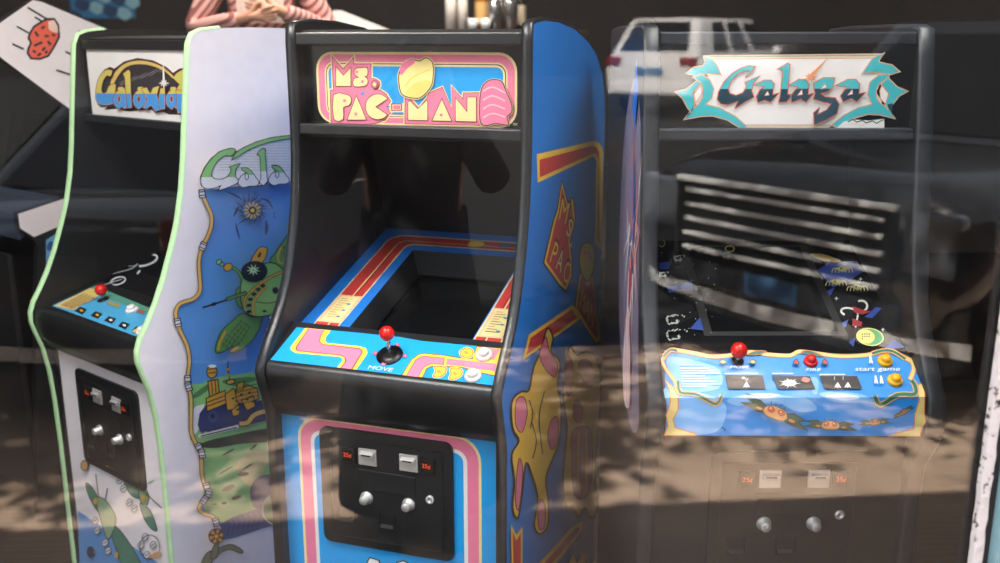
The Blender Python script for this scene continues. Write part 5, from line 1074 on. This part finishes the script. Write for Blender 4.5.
def bottle(px, r, h, mat, cap, label, y=6.2, lab=None):
    x = on_bar(px, y); t = thing('bottle', label, 'bottle', (x, y, bz), 0, 'bottles on the bar')
    m = MB(); m.lathe([(0, 0), (r, 0), (r, h * .58), (r * .9, h * .66), (r * .38, h * .76), (r * .34, h * .93)], (0, 0, 0), (0, 0, 1), mat, 18); m.build('glass_body', t)
    m = MB(); m.lathe([(r * .4, h * .92), (r * .42, h), (0, h)], (0, 0, 0), (0, 0, 1), cap, 14); m.build('cap', t)
    if lab: m = MB(); m.lathe([(r * 1.02, h * .12), (r * 1.02, h * .5)], (0, 0, 0), (0, 0, 1), lab, 18); m.build('paper_label', t)
PALE = M('pale_bottle', (216, 206, 200), .35); GRB = M('green_bottle', (40, 96, 56), .12); AMB = M('amber_bottle', (150, 92, 30), .12); DKB = M('dark_bottle', (34, 26, 24), .12); SIL2 = M('silver_shaker', (196, 196, 198), .2, metal=.9)
bottle(451, .036, .30, PALE, GRB, 'pale bottle with a green top, left of the pair on the bar', 6.15)
bottle(463, .032, .29, PALE, AMB, 'slimmer pale bottle with a brown top beside the green-topped one', 6.15)
bottle(482, .045, .34, AMB, DKB, 'amber bottle standing between the pale bottles and the shakers', 6.25, M('tan_label', (188, 150, 92), .7))
bottle(520, .038, .31, DKB, AMB, 'dark bottle at the right end of the bar row', 6.3, M('cream_label', (210, 196, 170), .7))
for px, y, s_, lb in ((495, 6.1, 1, 'silver cocktail shaker beside the amber bottle'), (510, 6.15, 1.15, 'taller silver cocktail shaker next to the dark bottle')):
    t = thing('cocktail_shaker', lb, 'cocktail shaker', (on_bar(px, y), y, bz), 0, 'shakers on the bar')
    m = MB(); m.lathe([(0, 0), (.034 * s_, 0), (.045 * s_, .14 * s_), (.044 * s_, .145 * s_)], (0, 0, 0), (0, 0, 1), SIL2, 18); m.build('cup', t)
    m = MB(); m.lathe([(.044 * s_, .145 * s_), (.036 * s_, .185 * s_), (.02 * s_, .20 * s_), (.019 * s_, .235 * s_), (0, .24 * s_)], (0, 0, 0), (0, 0, 1), SIL2, 18); m.build('lid', t)
for px, lb in ((473, 'small round glass at the front of the bar, left one'), (486, 'small round glass at the front of the bar, right one')):
    t = thing('drinking_glass', lb, 'glass', (on_bar(px, 6.05), 6.05, bz), 0, 'glasses on the bar'); m = MB(); m.lathe([(0, 0), (.028, 0), (.034, .07), (.032, .07), (.026, .006), (0, .006)], (0, 0, 0), (0, 0, 1), M('clear_glass', (200, 205, 208), .05, spec=.9), 16); m.build('tumbler', t)
xw = on_bar(362, 6.1); t = thing('menu_card', 'white folded menu card standing on the bar behind the blue machine', 'menu', (xw, 6.1, bz))
m = MB(); CARD = M('white_card', (226, 218, 214), .7)
m.prism([(-.17, .115), (-.12, .115), (.17, .0), (-.17, .0)], 'y', -.03, -.028, CARD); m.build('front_leaf', t)
m = MB(); m.prism([(-.17, .115), (-.12, .115), (.17, .0), (-.17, .0)], 'y', .028, .03, CARD); m.box(-.17, -.12, -.03, .03, .113, .115, CARD); m.build('back_leaf', t)
# blue poster on the back wall
x0, z0 = plane_px(72, 18, 8.49); x1, z1 = plane_px(132, -22, 8.49)
t = thing('poster', 'blue printed poster on the dark wall above the far machine', 'poster', ((x0 + x1) / 2, 8.5, (z0 + z1) / 2))
m = MB(); hw, hh = (x1 - x0) / 2, (z1 - z0) / 2; m.box(-hw, hw, -.012, 0, -hh, hh, A('poster_blue', (30, 130, 190)))
for k in range(14):
    c = (-hw + 2 * hw * ((k * 5) % 14 + .5) / 14, -hh + 2 * hh * ((k * 3) % 14 + .5) / 14); m.face([(c[0] + p[0], -.0126, c[1] + p[1]) for p in smooth([(-.06, 0), (-.02, .05), (.05, .03), (.06, -.02), (0, -.05)])], A('poster_pale', (150, 205, 225)) if k % 2 else A('poster_deep', (16, 70, 120)))
m.build('sheet', t)

# ================================================================== the street outside, seen mirrored in the pane
PAVE = ramp_mat('worn_paving', 'ShaderNodeTexNoise', [(.25, (142, 120, 102)), (.5, (166, 141, 120)), (.75, (186, 160, 138))], 3.5, .9, bump=.1, detail=10)
ASPH = ramp_mat('dark_asphalt', 'ShaderNodeTexNoise', [(.3, (20, 20, 21)), (.7, (30, 29, 29))], 30, .9, bump=.2)
mb = MB(); rows = [[(x, y, z) for x in (-26, 26)] for y, z in ((1.42, 0.0), (-.9, 0.0), (-1.0, -.03), (-2.35, -.035))]
mb.grid(rows, PAVE, smooth=False)
rows = [[(x, y, z) for x in (-26, 26)] for y, z in ((-2.35, -.035), (-7, -.05), (-14, .36), (-22, .75), (-40, .8))]
mb.grid(rows, ASPH, smooth=False); struct(mb, 'ground')
DARKBR = ramp_mat('brick_front_in_shade', 'ShaderNodeTexBrick', [(0, (26, 22, 21)), (1, (38, 31, 29))], 4, .9)  # brick kept near black, so the shade on this front is in its colour
bld = thing('building', 'dark building across the street, mirrored in the shop window', 'building', (0, -24, .8))
mb = MB(); mb.box(-26, 26, -6, 0, -1, 14, DARKBR); mb.build('wall', bld)
for k in range(12):
    mb = MB(); x = -22 + 4 * k; mb.box(x - .8, x + .8, -.02, .05, 4.2, 6.4, M('dark_window', (18, 20, 24), .1)); mb.build('window', bld)
# photographer
bk = M('black_jacket', (20, 20, 22), .8)
ph = thing('person', 'person in a dark jacket holding a camera to the face, mirrored in the shop window', 'person', (0, -.21, 0), 0)
figure(ph, [dict(elbow=(-.27, .10, 1.22), wrist=(-.125, .17, 1.51), dir=(.35, -.1, .9), palm=(.6, .6, 0), sleeve=.9), dict(elbow=(.27, .10, 1.22), wrist=(.125, .17, 1.51), dir=(-.35, -.1, .9), palm=(-.6, .6, 0), sleeve=.9)], bk, M('black_jeans', (18, 18, 22), .8), M('dark_hair', (24, 20, 18), .6), .12, 1.74)
m = MB(); m.grid([[(rx * cos(q), -.0 + ry * sin(q), z) for q in [2 * pi * j / 24 for j in range(24)]] for rx, ry, z in ((.175, .13, 1.16), (.19, .145, 1.0), (.235, .17, .75), (.275, .19, .45), (.29, .20, .12), (.28, .19, .12))], bk, closed=True); m.build('long_coat', ph)
cam_t = thing('camera', 'black camera held up to the face of the person mirrored in the window', 'camera', (0, -.05, CAMZ - .045))
mb = MB(); mb.box(-.065, .065, -.025, .01, -.045, .03, M('camera_black', (16, 16, 17), .5)); mb.box(-.02, .02, -.02, .01, .03, .045, M('camera_black', (16, 16, 17), .5)); mb.build('camera_body', cam_t, .006)
mb = MB(); mb.lathe([(.026, .01), (.028, .02), (.028, .035), (.024, .037), (.02, .03), (0, .028)], (0, 0, -.006), (0, 1, 0), M('camera_black', (16, 16, 17), .5), 20); mb.build('lens', cam_t)
# vehicles
WHITEC = M('white_car_paint', (232, 226, 222), .25, coat=1); DARKC = M('dark_car_paint', (20, 22, 26), .25, coat=1)
def mir(X, D): return (X * cos(YAW) + D * sin(YAW), 2 * GLASS_Y - (D * cos(YAW) - X * sin(YAW)))
def mdir(X, D): return (X * cos(YAW) + D * sin(YAW), -(D * cos(YAW) - X * sin(YAW)))
h = Vector(mdir(-.80, -.60)); c = mir(1.36, 4.75); vehicle('pickup_truck', 'dark pickup truck with a chrome barred grille, mirrored in the glass over the black machine', 'truck', 'pickup', DARKC, (c[0] - h.x * 2.75, c[1] - h.y * 2.75, -.05), h)
h = Vector(mdir(sin(radians(38)), cos(radians(38)))); c = mir(2.6, 17.2); vehicle('suv', 'white suv parked across the street, mirrored above the white winged sign', 'car', 'suv', WHITEC, (c[0] + h.x * 2.25, c[1] + h.y * 2.25, .42), h)
h = Vector(mdir(.10, .995)); c = mir(-2.02, 4.12); c = (c[0] + h.x * 2.35, c[1] + h.y * 2.35); vehicle('car', 'dark car with a bright bumper strip, mirrored over the green-edged machine', 'car', 'sedan', DARKC, (c[0], c[1], -.04), h)
# street tree whose crown throws dappled shade on the paving
BARK = M('bark', (70, 58, 48), .9, vary=.2, bump=.5); LEAF = M('leaf', (66, 96, 40), .6, vary=.2)
def tree(label, loc, cx, cy, cz, spread, seed):
    t = thing('street_tree', label, 'tree', loc); m = MB(); rn = random.Random(seed)
    m.tube([(0, 0, 0), (.05, 0, 1.5), (.05 + cx * .15, .05, 3), (cx * .5, cy * .4, 4.4), (cx * .9, cy * .6, cz)], [.14, .12, .10, .07, .04], BARK, 12)
    m.tube([(.05 + cx * .15, .05, 3), (cx * .2, cy + .4, 4.2), (cx * .4, cy + .7, cz)], [.08, .05, .02], BARK, 8); m.tube([(cx * .33, cy * .25, 3.7), (cx * .9, cy - .5, 4.6), (cx * 1.4, cy - .6, cz + .1)], [.07, .05, .02], BARK, 8); m.build('trunk', t)
    m = MB()
    for x0, x1, y0, y1, n_ in spread:
      for k in range(n_):
        c = Vector((rn.uniform(x0, x1), rn.uniform(y0, y1), cz + rn.uniform(-.8, 1.0)))
        for j in range(95):
            p = c + Vector((rn.gauss(0, .24), rn.gauss(0, .24), rn.gauss(0, .15))); a1 = Vector((rn.uniform(-1, 1), rn.uniform(-1, 1), rn.uniform(-.5, .5))).normalized() * .075; b1 = a1.cross(Vector((rn.uniform(-1, 1), rn.uniform(-1, 1), 1))).normalized() * .035
            m.face([p - a1, p + b1, p + a1, p - b1], LEAF)
    m.build('crown', t)
tree('leafy street tree beside the shop front, shading the paving', (-2.9, .35, 0), 1.0, -.1, 5.2, ((-.55, 3.25, -1.2, 1.4, 46), (-3.2, -.5, -1.0, 1.5, 78)), 11)

# ================================================================== light
w = bpy.data.worlds.new('World'); scene.world = w; w.use_nodes = True; nt = w.node_tree; bg = nt.nodes['Background']
sky = nt.nodes.new('ShaderNodeTexSky'); sky.sky_type = 'NISHITA'; sky.sun_disc = False; sky.sun_elevation = radians(55); sky.sun_rotation = radians(-40); sky.air_density = 1.2; sky.dust_density = 2
mixc = nt.nodes.new('ShaderNodeMixRGB'); mixc.inputs['Fac'].default_value = .75; mixc.inputs['Color2'].default_value = (1.9, 1.78, 1.68, 1); nt.links.new(sky.outputs['Color'], mixc.inputs['Color1']); nt.links.new(mixc.outputs['Color'], bg.inputs['Color']); bg.inputs['Strength'].default_value = SKYS
L = bpy.data.lights.new('sun', 'SUN'); L.energy = SUNS; L.angle = radians(.6); L.color = (1, .95, .87); so = bpy.data.objects.new('sun', L); COL.objects.link(so)
so.rotation_euler = Vector((1.6, -1.72, -3.5)).to_track_quat('-Z', 'Y').to_euler(); so.location = (-4, 4, 8)
def lamp(loc, e, size, col, tgt=None):  # unseen area lights added to brighten the machines, the person and the bar
    L = bpy.data.lights.new('fill_light', 'AREA'); L.energy = e; L.size = size; L.color = col; o = bpy.data.objects.new('fill_light', L); COL.objects.link(o); o.location = loc
    if tgt: o.rotation_euler = (Vector(tgt) - Vector(loc)).to_track_quat('-Z', 'Y').to_euler()
lamp((-.6, 4.6, 3.2), 42, .4, (1, .9, .8), (-.6, 5.2, 1.6)); lamp((.3, 5.4, 3.2), 40, .4, (1, .88, .75), (.3, 6.2, 1.7))
lamp((-1.0, 1.75, 3.2), SHOPE, 1.2, (1, .95, .90), (-.5, 2.9, .7)); lamp((.9, 1.75, 3.2), SHOPE * .6, 1.2, (1, .95, .90), (.5, 2.6, .7))

# ================================================================== camera
cd = bpy.data.cameras.new('Camera'); cd.sensor_width = 36; cd.lens = 36 * F / 1000; co = bpy.data.objects.new('Camera', cd); COL.objects.link(co)
co.location = (0, 0, CAMZ); co.rotation_euler = (radians(90) - PITCH, 0, -YAW)
cd.clip_start = .02; cd.dof.use_dof = True; cd.dof.focus_distance = 2.3; cd.dof.aperture_fstop = 2.5
scene.camera = co
vs = scene.view_settings; vs.view_transform = 'Standard'; vs.look = 'None'; vs.gamma = 1; vs.use_curve_mapping = False; vs.exposure = EXPO
scene.cycles.max_bounces = 8; scene.cycles.diffuse_bounces = 4; scene.cycles.glossy_bounces = 5; scene.cycles.transparent_max_bounces = 12; scene.cycles.sample_clamp_indirect = 6; scene.cycles.caustics_reflective = False; scene.cycles.caustics_refractive = False
